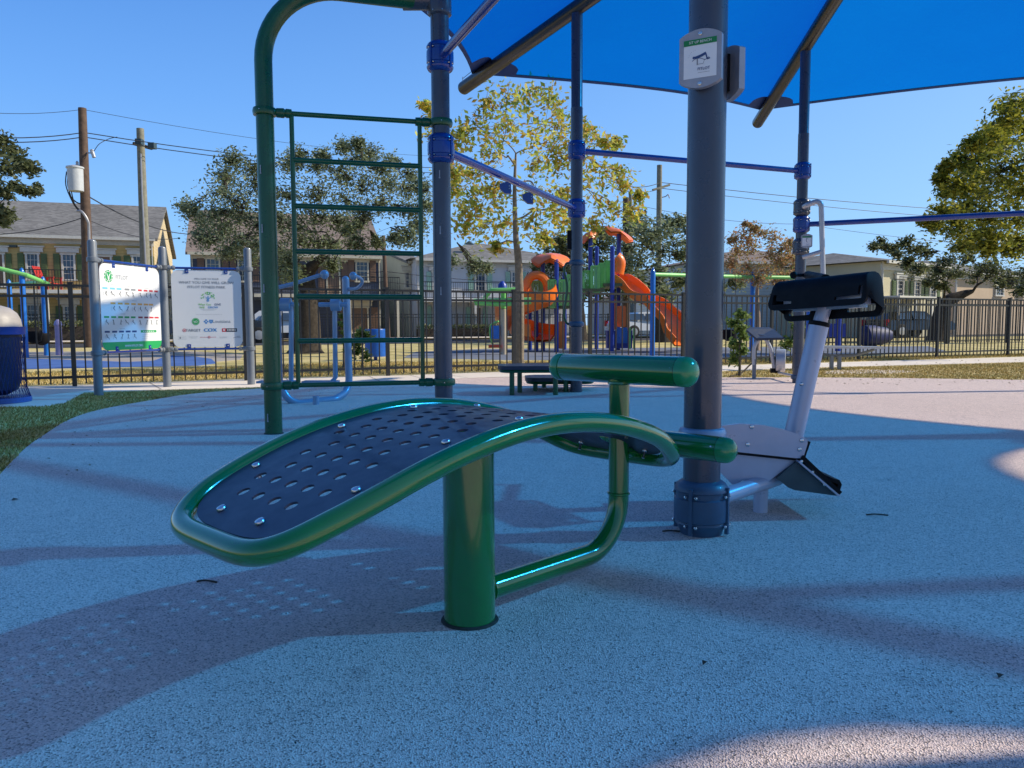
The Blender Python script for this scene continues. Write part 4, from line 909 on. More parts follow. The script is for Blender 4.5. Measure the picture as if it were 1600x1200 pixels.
def grow(name, label, cat, D, trunk, clumps, leaf, lsize, per, tr, barkm=bark, group=None, spread=.55, sub=.34, seed=1, twig=.012, aspect=.55, droop=0):
    """trunk: px polyline base first; clumps: (px, py, r px[, depth offset m])"""
    rn = random.Random(seed); b = G(*trunk[0]) if isinstance(trunk[0], tuple) and trunk[0][1] > 515 else AT(trunk[0][0], trunk[0][1], D)
    if D is None: D = b.y
    b = AT(trunk[0][0], trunk[0][1], D); b.z = 0
    t = thing(name, label, cat, b, group)
    path = [b] + [AT(x, y, D) for x, y in trunk[1:]]; pc = catmull(path, 5); k = len(pc)
    mb = MB(); rad = [tr * (1.25 if i == 0 else 1) * (1 - .86 * (i / k) ** 1.3) for i in range(k)]; mb.tube(pc, rad, 12)
    nodes = [(pc[i], rad[i]) for i in range(k // 3, k)]
    px2m = D / 1200; C = []
    for c in clumps:
        p = AT(c[0], c[1], D); r = c[2] * px2m; off = c[3] if len(c) > 3 else rn.uniform(-1, 1) * spread * 2.2
        p = AT(c[0], c[1], D + off) ; C.append((p, r))
    C.sort(key=lambda q: (q[0] - pc[-1]).length)
    tips = []
    for p, r in C:
        best = min(nodes, key=lambda q: (q[0] - p).length * (1 + .5 * max(0, (q[0].z - p.z))))
        a, ra = best; L = (p - a).length; r0 = min(ra * .75, max(twig * 1.3, tr * .12 + L * .014)); pts = [a]
        for i in range(1, 5):
            f = i / 4; q = a.lerp(p, f) + V((rn.gauss(0, 1), rn.gauss(0, 1), rn.gauss(0, 1))) * L * .06 * (1 if i < 4 else .2) + V((0, 0, 1)) * L * .1 * sin(pi * f); pts.append(q)
        pts = catmull(pts, 3); rr = [r0 * (1 - .65 * i / len(pts)) for i in range(len(pts))]; mb.tube(pts, rr, 7)
        nodes += [(pts[i], rr[i]) for i in range(3, len(pts))]
        for j in range(max(4, int(per / 34))):
            v = V((rn.gauss(0, 1), rn.gauss(0, 1), rn.gauss(0, .8))); v = v.normalized() * r * (rn.random() ** .4)
            e = p + v; s0 = pts[rn.randint(len(pts) // 2, len(pts) - 1)]
            mid = s0.lerp(e, .5) + V((rn.gauss(0, .1), rn.gauss(0, .1), rn.gauss(0, .1))) * r
            mb.tube([s0, mid, e], [twig * .8, twig * .55, twig * .3], 4, cap=False); tips.append((e, r * sub, per / max(4, int(per / 34)), s0))
    vs = []; fs = []
    for e, s, cnt, s0 in tips:
        for _ in range(int(cnt)):
            c = e + V((rn.gauss(0, s), rn.gauss(0, s), rn.gauss(0, s * .8) - droop * s)); 
            if rn.random() < .25: c = e.lerp(s0, rn.random() * .7) + V((rn.gauss(0, s), rn.gauss(0, s), rn.gauss(0, s))) * .4
            d = V((rn.gauss(0, 1), rn.gauss(0, 1), rn.gauss(0, .6) - droop)).normalized(); up = V((rn.gauss(0, .6), rn.gauss(0, .6), 1)); x = d.cross(up).normalized()
            l = lsize * rn.uniform(.6, 1.35); w_ = l * aspect; o = len(vs)
            vs += [c - d * l * .5, c + x * w_ * .5 + d * .06 * l, c + d * l * .5, c - x * w_ * .5 + d * .06 * l]; fs.append((o, o + 1, o + 2, o + 3))
    mb.build('trunk', barkm, t, smooth=60)
    me = bpy.data.meshes.new('crown'); me.from_pydata([tuple(v - t.location) for v in vs], [], fs); me.materials.append(leaf); o = bpy.data.objects.new('crown', me); col.objects.link(o); o.parent = t
    return t
# yellowing maple just behind the fence
grow('maple_tree', 'young maple with yellow and rust autumn leaves and thin grey trunk behind the fence', 'tree', 13.4, [(811, 578), (812, 480), (810, 410), (806, 370), (804, 300), (806, 240)],
     [(790, 150, 26), (830, 140, 24), (862, 150, 22), (760, 160, 20), (750, 200, 22), (800, 200, 30), (850, 200, 28), (880, 180, 22), (905, 200, 20), (770, 240, 22), (830, 250, 26), (880, 250, 24), (925, 210, 16), (945, 225, 14), (960, 222, 10), (930, 260, 22), (910, 290, 22), (960, 270, 18), (975, 285, 16), (985, 330, 14), (1000, 305, 10), (950, 320, 20), (925, 350, 20), (890, 350, 20), (870, 330, 22), (880, 300, 22), (835, 300, 20),
      (720, 200, 18), (705, 225, 14), (715, 260, 20), (740, 270, 20), (705, 300, 20), (735, 310, 24), (770, 320, 24), (720, 345, 18), (750, 355, 22), (790, 360, 20), (830, 350, 22), (705, 270, 12), (668, 165, 10), (672, 185, 10), (680, 210, 12), (690, 250, 12), (850, 375, 14), (775, 290, 18), (900, 230, 18), (860, 225, 20), (775, 385, 9), (742, 330, 18)],
     yelleaf, .105, 175, .085, M('pale_grey_bark', (.24, .2, .16), .9, 0, .3, 14, .8, 40, spec=.1), spread=.55, sub=.52, seed=3, twig=.009, aspect=.5, droop=.5)
# live oak
grow('live_oak', 'broad live oak with gnarled dark limbs behind the ladder', 'tree', 20.5, [(478, 549), (479, 500), (478, 455), (482, 425), (505, 400)],
     [(520, 385, 10), (545, 360, 12), (560, 350, 10), (440, 400, 18), (420, 390, 20), (395, 380, 20), (370, 385, 16), (345, 365, 20), (320, 350, 22), (300, 330, 14), (290, 322, 10), (340, 335, 22), (370, 340, 24), (400, 350, 22), (430, 340, 22), (345, 300, 20), (370, 310, 22), (350, 270, 18), (365, 250, 14), (400, 290, 20), (395, 265, 16), (440, 300, 22), (450, 260, 16), (465, 245, 12), (455, 350, 24), (490, 340, 22), (500, 300, 22), (495, 260, 14), (505, 245, 10), (530, 270, 20), (535, 230, 14), (560, 250, 18), (560, 225, 10), (580, 240, 14), (540, 310, 24), (575, 290, 24), (600, 260, 16), (615, 255, 10), (610, 290, 20), (640, 275, 14), (640, 300, 20), (600, 320, 22), (570, 330, 16), (530, 345, 20), (500, 385, 18), (470, 380, 20), (640, 330, 16), (655, 350, 14), (640, 370, 14), (620, 375, 10), (665, 320, 14), (560, 380, 14), (590, 380, 9), (660, 290, 14), (450, 410, 14), (520, 415, 10), (430, 425, 14), (460, 430, 12), (390, 400, 12),
      (700, 410, 10), (740, 415, 12), (760, 418, 8), (320, 375, 16), (355, 395, 12)],
     oakleaf, .095, 620, .42, darkbark, spread=.9, sub=.55, seed=5, twig=.02, aspect=.5)
grow('live_oak', 'live oak at the far left edge with bare pale twigs', 'tree', 19, [(-60, 560), (-50, 440), (-40, 380), (-20, 340)],
     [(5, 220, 14), (20, 235, 12), (30, 250, 10), (10, 262, 14), (48, 262, 9), (-20, 240, 24), (-20, 290, 24), (8, 300, 14), (25, 290, 8), (-30, 340, 24), (5, 345, 12), (10, 335, 10), (45, 300, 8), (58, 296, 7), (-50, 270, 30), (0, 330, 12), (35, 258, 8)],
     darkleaf, .12, 380, .3, darkbark, spread=.6, sub=.42, seed=8, twig=.016)
grow('live_oak', 'large dark live oak crown behind the orange play roofs', 'tree', 36, [(905, 540), (902, 470), (900, 420)],
     [(850, 405, 16), (870, 395, 18), (880, 420, 20), (895, 395, 18), (905, 380, 20), (925, 385, 20), (900, 430, 24), (930, 410, 20), (945, 385, 18), (950, 430, 22), (880, 450, 18), (920, 450, 22), (960, 455, 16), (840, 420, 12), (850, 445, 14), (875, 375, 10), (940, 365, 14)], darkleaf, .2, 420, .4, darkbark, spread=1.2, sub=.42, seed=11, twig=.03)
grow('live_oak', 'grey green live oak between the play tower and the near slate post', 'tree', 31, [(1035, 540), (1030, 470), (1025, 430)],
     [(985, 360, 18), (1000, 345, 14), (975, 385, 22), (1005, 375, 22), (1030, 365, 20), (1050, 350, 14), (1065, 345, 12), (1030, 395, 24), (1060, 380, 22), (1000, 410, 24), (1030, 425, 22), (1065, 400, 12), (975, 420, 18), (990, 445, 20), (1060, 440, 16), (1010, 455, 20), (1090, 430, 16), (1120, 450, 14), (1085, 360, 14), (1150, 440, 12), (1045, 458, 16)], oakleaf, .17, 460, .35, darkbark, spread=1.2, sub=.42, seed=12, twig=.025)
grow('crape_myrtle', 'slender tree with thin rusty foliage right of the near slate post', 'tree', 21, [(1182, 548), (1184, 500), (1183, 460), (1186, 430)],
     [(1160, 370, 14), (1185, 365, 14), (1205, 372, 14), (1150, 390, 14), (1175, 392, 16), (1200, 395, 18), (1225, 388, 12), (1235, 380, 8), (1145, 410, 12), (1170, 415, 16), (1195, 420, 16), (1220, 410, 14), (1240, 405, 9), (1160, 432, 12), (1210, 440, 12), (1225, 432, 10), (1190, 440, 12), (1143, 375, 9), (1178, 355, 8), (1245, 418, 8), (1165, 350, 5)], rustleaf, .085, 300, .09, M('pale_tan_bark', (.34, .24, .17), .8, 0, .2, 9, .4, 40), spread=.5, sub=.45, seed=13, twig=.01)
grow('elm_tree', 'tall yellow green tree rising at the right edge', 'tree', 17.5, [(1690, 572), (1680, 480), (1660, 400), (1640, 340)],
     [(1590, 165, 18), (1575, 185, 18), (1560, 200, 16), (1545, 215, 16), (1600, 200, 24), (1520, 225, 10), (1575, 225, 24), (1540, 245, 20), (1500, 250, 12), (1510, 262, 12), (1480, 262, 8), (1470, 280, 8), (1530, 275, 22), (1570, 265, 26), (1610, 250, 26), (1500, 290, 16), (1480, 300, 10), (1535, 305, 24), (1575, 305, 26), (1610, 300, 26), (1505, 325, 18), (1475, 330, 14), (1540, 335, 24), (1580, 340, 26), (1460, 350, 10), (1490, 355, 18), (1520, 370, 20), (1555, 370, 20), (1590, 375, 20), (1500, 385, 12), (1575, 390, 12), (1545, 390, 10), (1630, 340, 30), (1640, 220, 30), (1650, 290, 34), (1620, 175, 22), (1640, 390, 24), (1445, 345, 6)],
     ygleaf, .115, 600, .2, darkbark, spread=.9, sub=.56, seed=15, twig=.014, aspect=.5)
grow('live_oak', 'low spreading live oak with a leaning dark trunk under the yellow green tree', 'tree', 30, [(1462, 520), (1475, 478), (1500, 462), (1520, 455)],
     [(1365, 385, 8), (1380, 380, 9), (1395, 388, 10), (1415, 380, 10), (1430, 390, 11), (1450, 392, 12), (1400, 400, 7), (1420, 410, 9), (1440, 420, 12), (1465, 425, 14), (1480, 410, 14), (1500, 425, 16), (1530, 430, 16), (1555, 425, 16), (1580, 430, 16), (1600, 435, 16), (1470, 445, 10), (1450, 440, 9), (1540, 415, 14), (1570, 445, 12), (1600, 455, 12), (1510, 405, 12), (1630, 430, 20)], darkleaf, .14, 360, .33, darkbark, spread=.9, sub=.42, seed=16, twig=.022)
# bushes and saplings by the fence
def bush(label, D, px, py0, py1, wpx, leaf, per, seed, name='shrub'):
    cl = []; rn = random.Random(seed); k = 7
    for i in range(k): f = i / (k - 1); cl.append((px + rn.uniform(-wpx, wpx) * (.9 - .4 * f), py0 + (py1 - py0) * f, wpx * .45, rn.uniform(-.15, .15)))
    grow(name, label, 'shrub', D, [(px, G(0, 0).y if 0 else py0 + 10), (px, (py0 + py1) / 2), (px - 1, py1 + 6)], cl, leaf, .07, per, .02, bark, spread=.1, sub=.5, seed=seed, twig=.005)
bush('leafy green sapling just right of the near slate post', 10.8, 1156, 560, 492, 16, bushleaf, 190, 21)
bush('pale leafed sapling beside the far slate post', 12.2, 1240, 548, 500, 13, bushleaf, 150, 22)
bush('thin twiggy sapling behind the air walker', 12.8, 537, 560, 480, 9, bushleaf, 90, 23)
bush('scrubby shrub left of the round blue litter drum', 13.2, 566, 556, 520, 16, bushleaf, 150, 24)
g = G(1160, 584); mb = MB(); mb.tube(catmull([G(1140, 590) + V((0, 0, .01)), G(1158, 586) + V((0, 0, .03)), AT(1172, 570, g.y), AT(1180, 564, g.y)], 4), .012, 6)
tag(mb.build('branch', darkbark, smooth=60), 'thin fallen branch leaning at the foot of the green sapling', 'branch')

# ------------------------------------------------------------------ houses
def H_(name, label, P0, P1, depth, ze, zr, wallm, roofm, wins, shut=None, trim=None, doors=(), hip=False, balcony=None, zband=None, ov=.35, framem=None, group=None, side_m=None):
    """P0, P1: front corners on the ground (left, right)"""
    e = (P1 - P0); L = e.length; e.normalize(); nrm = V((e.y, -e.x, 0)); back = -nrm
    t = thing(name, label, 'house', P0, group); X = lambda s, d, z: P0 + e * s + back * d + V((0, 0, z))
    mb = MB()
    mb.add([X(0, 0, 0), X(L, 0, 0), X(L, depth, 0), X(0, depth, 0), X(0, 0, ze), X(L, 0, ze), X(L, depth, ze), X(0, depth, ze)], [(0, 1, 5, 4), (2, 3, 7, 6)])
    if not hip:
        mb.add([X(L, 0, 0), X(L, depth, 0), X(L, depth, ze), X(L, depth / 2, zr - .08), X(L, 0, ze)], [(0, 1, 2, 3, 4)], 1); mb.add([X(0, 0, 0), X(0, depth, 0), X(0, depth, ze), X(0, depth / 2, zr - .08), X(0, 0, ze)], [(0, 1, 2, 3, 4)], 1)
    else: mb.add([X(L, 0, 0), X(L, depth, 0), X(L, depth, ze), X(L, 0, ze)], [(0, 1, 2, 3)], 1); mb.add([X(0, 0, 0), X(0, depth, 0), X(0, depth, ze), X(0, 0, ze)], [(0, 1, 2, 3)], 1)
    mb.build('wall', [wallm, side_m or wallm], t, smooth=0)
    sl = (zr - ze) / (depth / 2); zo = ze - ov * sl; r = MB(); th = V((0, 0, -.14)); o2 = .2
    if not hip:
        for d0, d1 in ((-ov, depth / 2), (depth + ov, depth / 2)):
            r.prism([X(-o2, d0, zo + .1), X(L + o2, d0, zo + .1), X(L + o2, d1, zr + .1), X(-o2, d1, zr + .1)], th)
    else:
        hp = min(depth / 2, L / 2 - .1); hd = depth / 2
        a, b, c, d = X(-ov, -ov, zo + .1), X(L + ov, -ov, zo + .1), X(L + ov, depth + ov, zo + .1), X(-ov, depth + ov, zo + .1); p, q = X(hp, hd, zr), X(L - hp, hd, zr)
        r.add([a, b, c, d, p, q], [(0, 1, 5, 4), (1, 2, 5), (2, 3, 4, 5), (3, 0, 4), (0, 3, 2, 1)])
    rf = r.build('roof', roofm, t, smooth=0)
    g_ = MB(); g_.bar(X(-.1, -ov - .06, zo + .03), X(L + .1, -ov - .06, zo + .03), .12, .14); g_.bar(X(0, -.03, ze - .25), X(L, -.03, ze - .25), .06, .3); g_.build('gutter', trim, rf, smooth=0)
    if zband: g_ = MB(); g_.bar(X(0, -.03, zband), X(L, -.03, zband), .06, .25); g_.build('band', trim, t, smooth=0)
    for sx_ in (.08, L - .08): g_ = MB(); g_.bar(X(sx_, -.02, 0), X(sx_, -.02, ze), .16, .05, up=e); g_.build('corner_board', trim, t, smooth=0)
    def hit(px, py):
        d = ray(px, py); tt = (P0 - CP).dot(nrm) / d.dot(nrm); p = CP + d * tt; return (p - P0).dot(e), p.z
    for wdef in wins:
        x0, y0, x1, y1 = wdef[:4]; door = len(wdef) > 4 and wdef[4] == 'door'
        s0, za = hit(x0, y0); s1, zb_ = hit(x1, y1); _, zt_ = hit((x0 + x1) / 2, y0); _, zb_ = hit((x0 + x1) / 2, y1); zb_ = max(zb_, .1)
        f = MB(); w_ = .09
        f.bar(X(s0 - w_, -.05, zt_), X(s1 + w_, -.05, zt_), .08, w_); f.bar(X(s0 - w_, -.05, zb_), X(s1 + w_, -.05, zb_), .12, w_)
        for s in (s0, s1): f.bar(X(s, -.05, zb_ + w_ / 2), X(s, -.05, zt_ - w_ / 2), w_, .08, up=e)
        f.bar(X(s0 - .22, -.09, zt_ + .17), X(s1 + .22, -.09, zt_ + .17), .12, .22); f.bar(X(s0 - .28, -.1, zt_ + .32), X(s1 + .28, -.1, zt_ + .32), .18, .06)
        wo = f.build('door' if door else 'window', framem or trim, t, smooth=0)
        pn = MB(); pn.add([X(s0, -.02, zb_), X(s1, -.02, zb_), X(s1, -.02, zt_), X(s0, -.02, zt_)], [(0, 1, 2, 3)])
        pn.build('pane', doorm if door else glassm, wo, smooth=0)
        mu = MB()
        if not door:
            for k in (1, 2): s = s0 + (s1 - s0) * k / 3; mu.bar(X(s, -.035, zb_), X(s, -.035, zt_), .022, .02, up=e)
            for k in range(1, 4): z = zb_ + (zt_ - zb_) * k / 4; mu.bar(X(s0, -.037, z), X(s1, -.037, z), .02, .05 if k == 2 else .022)
            mu.build('muntins', framem or trim, wo, smooth=0)
        if shut:
            sw = (s1 - s0) * .52
            for a0, sg in ((s0 - .1, -1), (s1 + .1, 1)):
                sh = MB(); c = X(a0 + sg * sw / 2, -.05, (zt_ + zb_) / 2); sh.box(c, (sw, .05, zt_ - zb_), rz=atan2(e.y, e.x)); m_ = int((zt_ - zb_) / .09)
                for j in range(m_): sh.box(X(a0 + sg * sw / 2, -.082, zb_ + .06 + j * .09), (sw * .78, .02, .05), rz=atan2(e.y, e.x))
                sh.build('shutter', shut, t, smooth=0)
    if balcony:
        zf, s0, s1, dp, posts_ = balcony; f = MB(); f.bar(X(s0, -dp / 2, zf), X(s1, -dp / 2, zf), dp, .16); fl = f.build('balcony', trim, t, smooth=0)
        rl = MB(); k = int((s1 - s0) / .12); rl.bar(X(s0, -dp + .04, zf + .98), X(s1, -dp + .04, zf + .98), .04); rl.bar(X(s0, -dp + .04, zf + .16), X(s1, -dp + .04, zf + .16), .03)
        for j in range(k + 1): rl.box(X(s0 + (s1 - s0) * j / k, -dp + .04, zf + .55), (.018, .018, .84))
        rl.build('railing', fencem, fl, smooth=0)
        for j in range(posts_):
            q = MB(); s = s0 + .1 + (s1 - s0 - .2) * j / (posts_ - 1); q.bar(X(s, -dp + .1, 0), X(s, -dp + .1, zf - .08), .12, .12, up=e); q.build('balcony_post', trim, t, smooth=0)
    return t, X, hit
def siding(name, c, pitch=.16, dark=.55):
    mt, n, out = newmat(name); p = N(n, 'ShaderNodeBsdfPrincipled'); n.links.new(p.outputs[0], out.inputs[0]); ob = N(n, 'ShaderNodeTexCoord').outputs['Object']
    sp = N(n, 'ShaderNodeSeparateXYZ'); n.links.new(ob, sp.inputs[0]); md = N(n, 'ShaderNodeMath', operation='MODULO'); md.inputs[1].default_value = pitch
    ad = N(n, 'ShaderNodeMath', operation='ADD'); ad.inputs[1].default_value = 50; n.links.new(sp.outputs[2], ad.inputs[0]); n.links.new(ad.outputs[0], md.inputs[0])
    dv = N(n, 'ShaderNodeMath', operation='DIVIDE'); dv.inputs[1].default_value = pitch; n.links.new(md.outputs[0], dv.inputs[0])
    r = ramp(n, dv.outputs[0], [(0, dark), (.14, 1), (1, .93)]).outputs[0]; v = ramp(n, noise(n, 1.1, 5, .65, ob).outputs[0], [(.3, .86), (.7, 1.05)]).outputs[0]
    n.links.new(mixc(n, 1, mixc(n, 1, c, r, 'MULTIPLY'), v, 'MULTIPLY'), p.inputs['Base Color']); p.inputs['Roughness'].default_value = .7; p.inputs['Specular IOR Level'].default_value = .2; return mt
def shingle(name, c):
    mt, n, out = newmat(name); p = N(n, 'ShaderNodeBsdfPrincipled'); n.links.new(p.outputs[0], out.inputs[0]); ob = N(n, 'ShaderNodeTexCoord').outputs['Object']
    mp = N(n, 'ShaderNodeMapping'); mp.inputs['Scale'].default_value = (1.2, 1.2, 5); n.links.new(ob, mp.inputs[0])
    vo = N(n, 'ShaderNodeTexVoronoi'); vo.inputs['Scale'].default_value = 4; n.links.new(mp.outputs[0], vo.inputs['Vector']); s = N(n, 'ShaderNodeSeparateColor'); n.links.new(vo.outputs['Color'], s.inputs[0])
    r = ramp(n, s.outputs[0], [(0, .72), (1, 1.18)]).outputs[0]; v = ramp(n, noise(n, .5, 6, .7, ob).outputs[0], [(.3, .8), (.7, 1.1)]).outputs[0]
    n.links.new(mixc(n, 1, mixc(n, 1, c, r, 'MULTIPLY'), v, 'MULTIPLY'), p.inputs['Base Color']); p.inputs['Roughness'].default_value = .85; p.inputs['Specular IOR Level'].default_value = .15; return mt
glassm = M('window_glass', (.05, .08, .13), .08, 0, .5, .6, spec=.9); doorm = M('wood_door', (.2, .13, .09), .6)
trimw = M('white_trim', (.62, .6, .56), .6); trimc = M('cream_trim', (.6, .55, .43), .6)
yw = siding('yellow_siding', (.66, .47, .2)); gyroof = shingle('grey_shingles', (.22, .21, .2)); brroof = shingle('brown_shingles', (.27, .21, .18))
def rowpt(px):    # point on the house row line at pixel column
    k = (px - 800) / 1200; t = (-17.5 - k * 38) / (.325 * k - .945); return V((-17.5 + .945 * t, 38 + .325 * t, 0))
yP1 = V((-17.5, 38, 0)); yP0 = yP1 - dr * 13
shg = M('olive_green_shutter', (.1, .15, .06), .6)
yh, Xy, hy = H_('yellow_house', 'yellow clapboard house with olive shutters and grey gable roof on the left', yP0, yP1, 10, 5.03, 7.15, yw, gyroof,
   [(41, 396, 62, 437), (97, 397, 118, 438), (150, 400, 175, 438, 'door'), (207, 400, 228, 438), (-12, 396, 8, 447, 'door'), (42, 476, 62, 514), (100, 478, 119, 514), (150, 480, 170, 514)], shg, trimw, balcony=(AT(100, 457, 36.5).z, 0, 11.5, 1.4, 5), side_m=siding('yellow_siding_sunlit_tint', (.72, .58, .36)))  # gables get a paler yellow with the sunlight painted in
for px in (20, 133): 
    s, z = hy(px, 385); mb = MB(); mb.box(Xy(s, -.06, z), (.35, .12, .1), rz=.33); mb.build('wall_vent', darkp, yh, smooth=0)
s, z = hy(92, 450)
ch = thing('lounge_chair', 'red slatted garden chair on the balcony of the yellow house', 'chair', Xy(s, -.8, AT(100, 457, 36.5).z + .08)); c0 = ch.location
redp = M('red_chair_paint', (.55, .04, .04), .45); q = MB()
for k in range(5): q.bar(c0 + V((-.55 + .0, -.25 + .12 * k, .3)), c0 + V((-.85, -.25 + .12 * k, 1.1)), .09, .03)
q.build('backrest', redp, ch, smooth=0); q = MB()
for k in range(6): q.box(c0 + V((-.5 + .1 * k, 0, .38 - .015 * k)), (.08, .6, .03))
q.build('seat', redp, ch, smooth=0)
for y in (-.34, .34): q = MB(); q.box(c0 + V((-.2, y, .58)), (.75, .1, .03)); q.build('armrest', redp, ch, smooth=0)
for x, y in ((.1, -.34), (.1, .34), (-.55, -.34), (-.55, .34)): q = MB(); q.box(c0 + V((x, y, .28)), (.08, .04, .57)); q.build('leg', redp, ch, smooth=0)
mP0, mP1 = rowpt(303), rowpt(597)
mh, Xm, hm_ = H_('blue_grey_house', 'slate blue house with brown shutters and brown roof behind the live oak', mP0, mP1, 9, AT(450, 395, 40).z, AT(450, 335, 44).z, siding('slate_blue_siding', (.09, .11, .17)), brroof,
   [(322, 404, 344, 440), (372, 405, 392, 440), (510, 410, 531, 468, 'door'), (556, 407, 575, 440), (322, 478, 344, 520), (548, 480, 575, 520, 'door'), (455, 480, 474, 520)], M('brown_shutter', (.2, .12, .08), .6), trimc, balcony=(AT(450, 462, 39).z, 0, 10.2, 1.4, 5), side_m=siding('blue_siding_sunlit_tint', (.35, .42, .5)))  # sunlight on the gable is painted in as a paler blue
gP0, gP1 = rowpt(652), rowpt(905)
gh, Xg, hg_ = H_('grey_house', 'pale grey house with mint shutters and dark grey hipped roof behind the maple', gP0, gP1, 9, AT(750, 405, 43).z, AT(750, 379, 47.5).z, M('pale_grey_stucco', (.58, .6, .66), .8, 0, .06, 1.2), gyroof,
   [(742, 423, 758, 455), (799, 425, 812, 455), (676, 425, 690, 455), (738, 480, 752, 530, 'door'), (676, 478, 688, 515), (800, 478, 812, 515), (850, 425, 862, 455)], M('mint_shutter', (.36, .55, .45), .6), trimw, hip=True, balcony=(AT(750, 470, 42.5).z, 0, 9, 1.2, 4))
s, z = hg_(742, 397); mb = MB(); mb.prism([Xg(s - .3, 1.2, 5.3), Xg(s + .3, 1.2, 5.3), Xg(s, 1.2, 5.5)], (0, .5, .1)); mb.build('roof_vent', darkp, gh, smooth=0)
H_('cream_house', 'narrow cream house wing with flat front left of the pale grey house', rowpt(622) + V((.4, 1.5, 0)), rowpt(655) + V((0, 1.5, 0)), 8, AT(640, 408, 43).z, AT(640, 390, 46).z, M('cream_stucco', (.55, .52, .42), .8, 0, .06, 1.2), gyroof, [(632, 425, 640, 450)], None, trimc, hip=False)
r1 = [AT(1236, 480, 42), AT(1366, 480, 44)]
for p in r1: p.z = 0
H_('blue_white_house', 'pale blue house with brown hipped roof behind the black pad', r1[0] - V((5, .5, 0)), r1[1], 9, AT(1300, 411, 43).z, AT(1290, 391, 47).z, siding('pale_blue_boards', (.5, .57, .6)), brroof, [(1245, 430, 1258, 452), (1300, 430, 1312, 452)], None, trimw, hip=True)
r2 = [AT(1374, 480, 38), AT(1475, 480, 42)]
for p in r2: p.z = 0
H_('cream_house', 'cream house with dark green shutters and dark roof left of the leaning oak', r2[0], r2[1], 9, AT(1420, 413, 40).z, AT(1420, 396, 44).z, M('cream_boards', (.58, .52, .36), .8, 0, .06, 1.2), gyroof, [(1400, 438, 1409, 465), (1427, 440, 1435, 465), (1451, 441, 1460, 465), (1400, 490, 1409, 515)], shg, trimw, hip=True, balcony=(AT(1420, 466, 39).z, 0, 3.5, 1.0, 3))
r3 = [AT(1490, 480, 46), AT(1640, 480, 52)]
for p in r3: p.z = 0
H_('peach_house', 'peach and grey house half hidden behind the leaning oak on the right', r3[0], r3[1], 10, AT(1550, 428, 48).z, AT(1550, 405, 52).z, M('peach_boards', (.6, .45, .32), .8, 0, .06, 1.2), gyroof, [(1555, 440, 1566, 462), (1590, 440, 1600, 462)], None, trimw, hip=True)
r4 = [AT(1070, 480, 50), AT(1165, 480, 53)]
for p in r4: p.z = 0
H_('brown_roofed_house', 'low house with brown roof seen under the grey green oak', r4[0], r4[1], 10, AT(1110, 462, 51).z, AT(1110, 448, 55).z, M('dim_grey_boards', (.3, .32, .35), .8, 0, .06, 1.2), brroof, [(1130, 475, 1140, 495)], None, trimw, hip=True)
def hedge(label, a, b, h, wd, seed):
    rn = random.Random(seed); vs = []; fs = []; d = b - a
    for k in range(int(d.length * 420)):
        c = a + d * rn.random() + V((0, rn.uniform(-wd, wd), h * (1 - rn.random() ** 2 * .95) + rn.gauss(0, .04))); u = V((rn.gauss(0, 1), rn.gauss(0, 1), rn.gauss(0, 1))).normalized(); x = u.cross(V((.3, .2, 1))).normalized(); l = .07; o = len(vs)
        vs += [c - u * l, c + x * l * .5, c + u * l, c - x * l * .5]; fs.append((o, o + 1, o + 2, o + 3))
    t = thing('hedge', label, 'hedge', a); me = bpy.data.meshes.new('foliage'); me.from_pydata([tuple(v - a) for v in vs], [], fs); me.materials.append(darkleaf); o = bpy.data.objects.new('foliage', me); col.objects.link(o); o.parent = t
    mb = MB(); mb.bar(a + V((0, 0, h * .4)), b + V((0, 0, h * .4)), wd * 1.5, h * .75); mb.build('stems', darkbark, t, smooth=0)
hedge('dark clipped hedge in front of the yellow house', o0 - nn * .2 - dr * 11 - V((0, 1.8, 0)), o0 - dr * 2 - V((0, 1.8, 0)), .95, .4, 31)
hedge('dark clipped hedge in front of the pale grey house', rowpt(660) - V((0, 1.9, 0)), rowpt(790) - V((0, 1.9, 0)), .7, .4, 32)

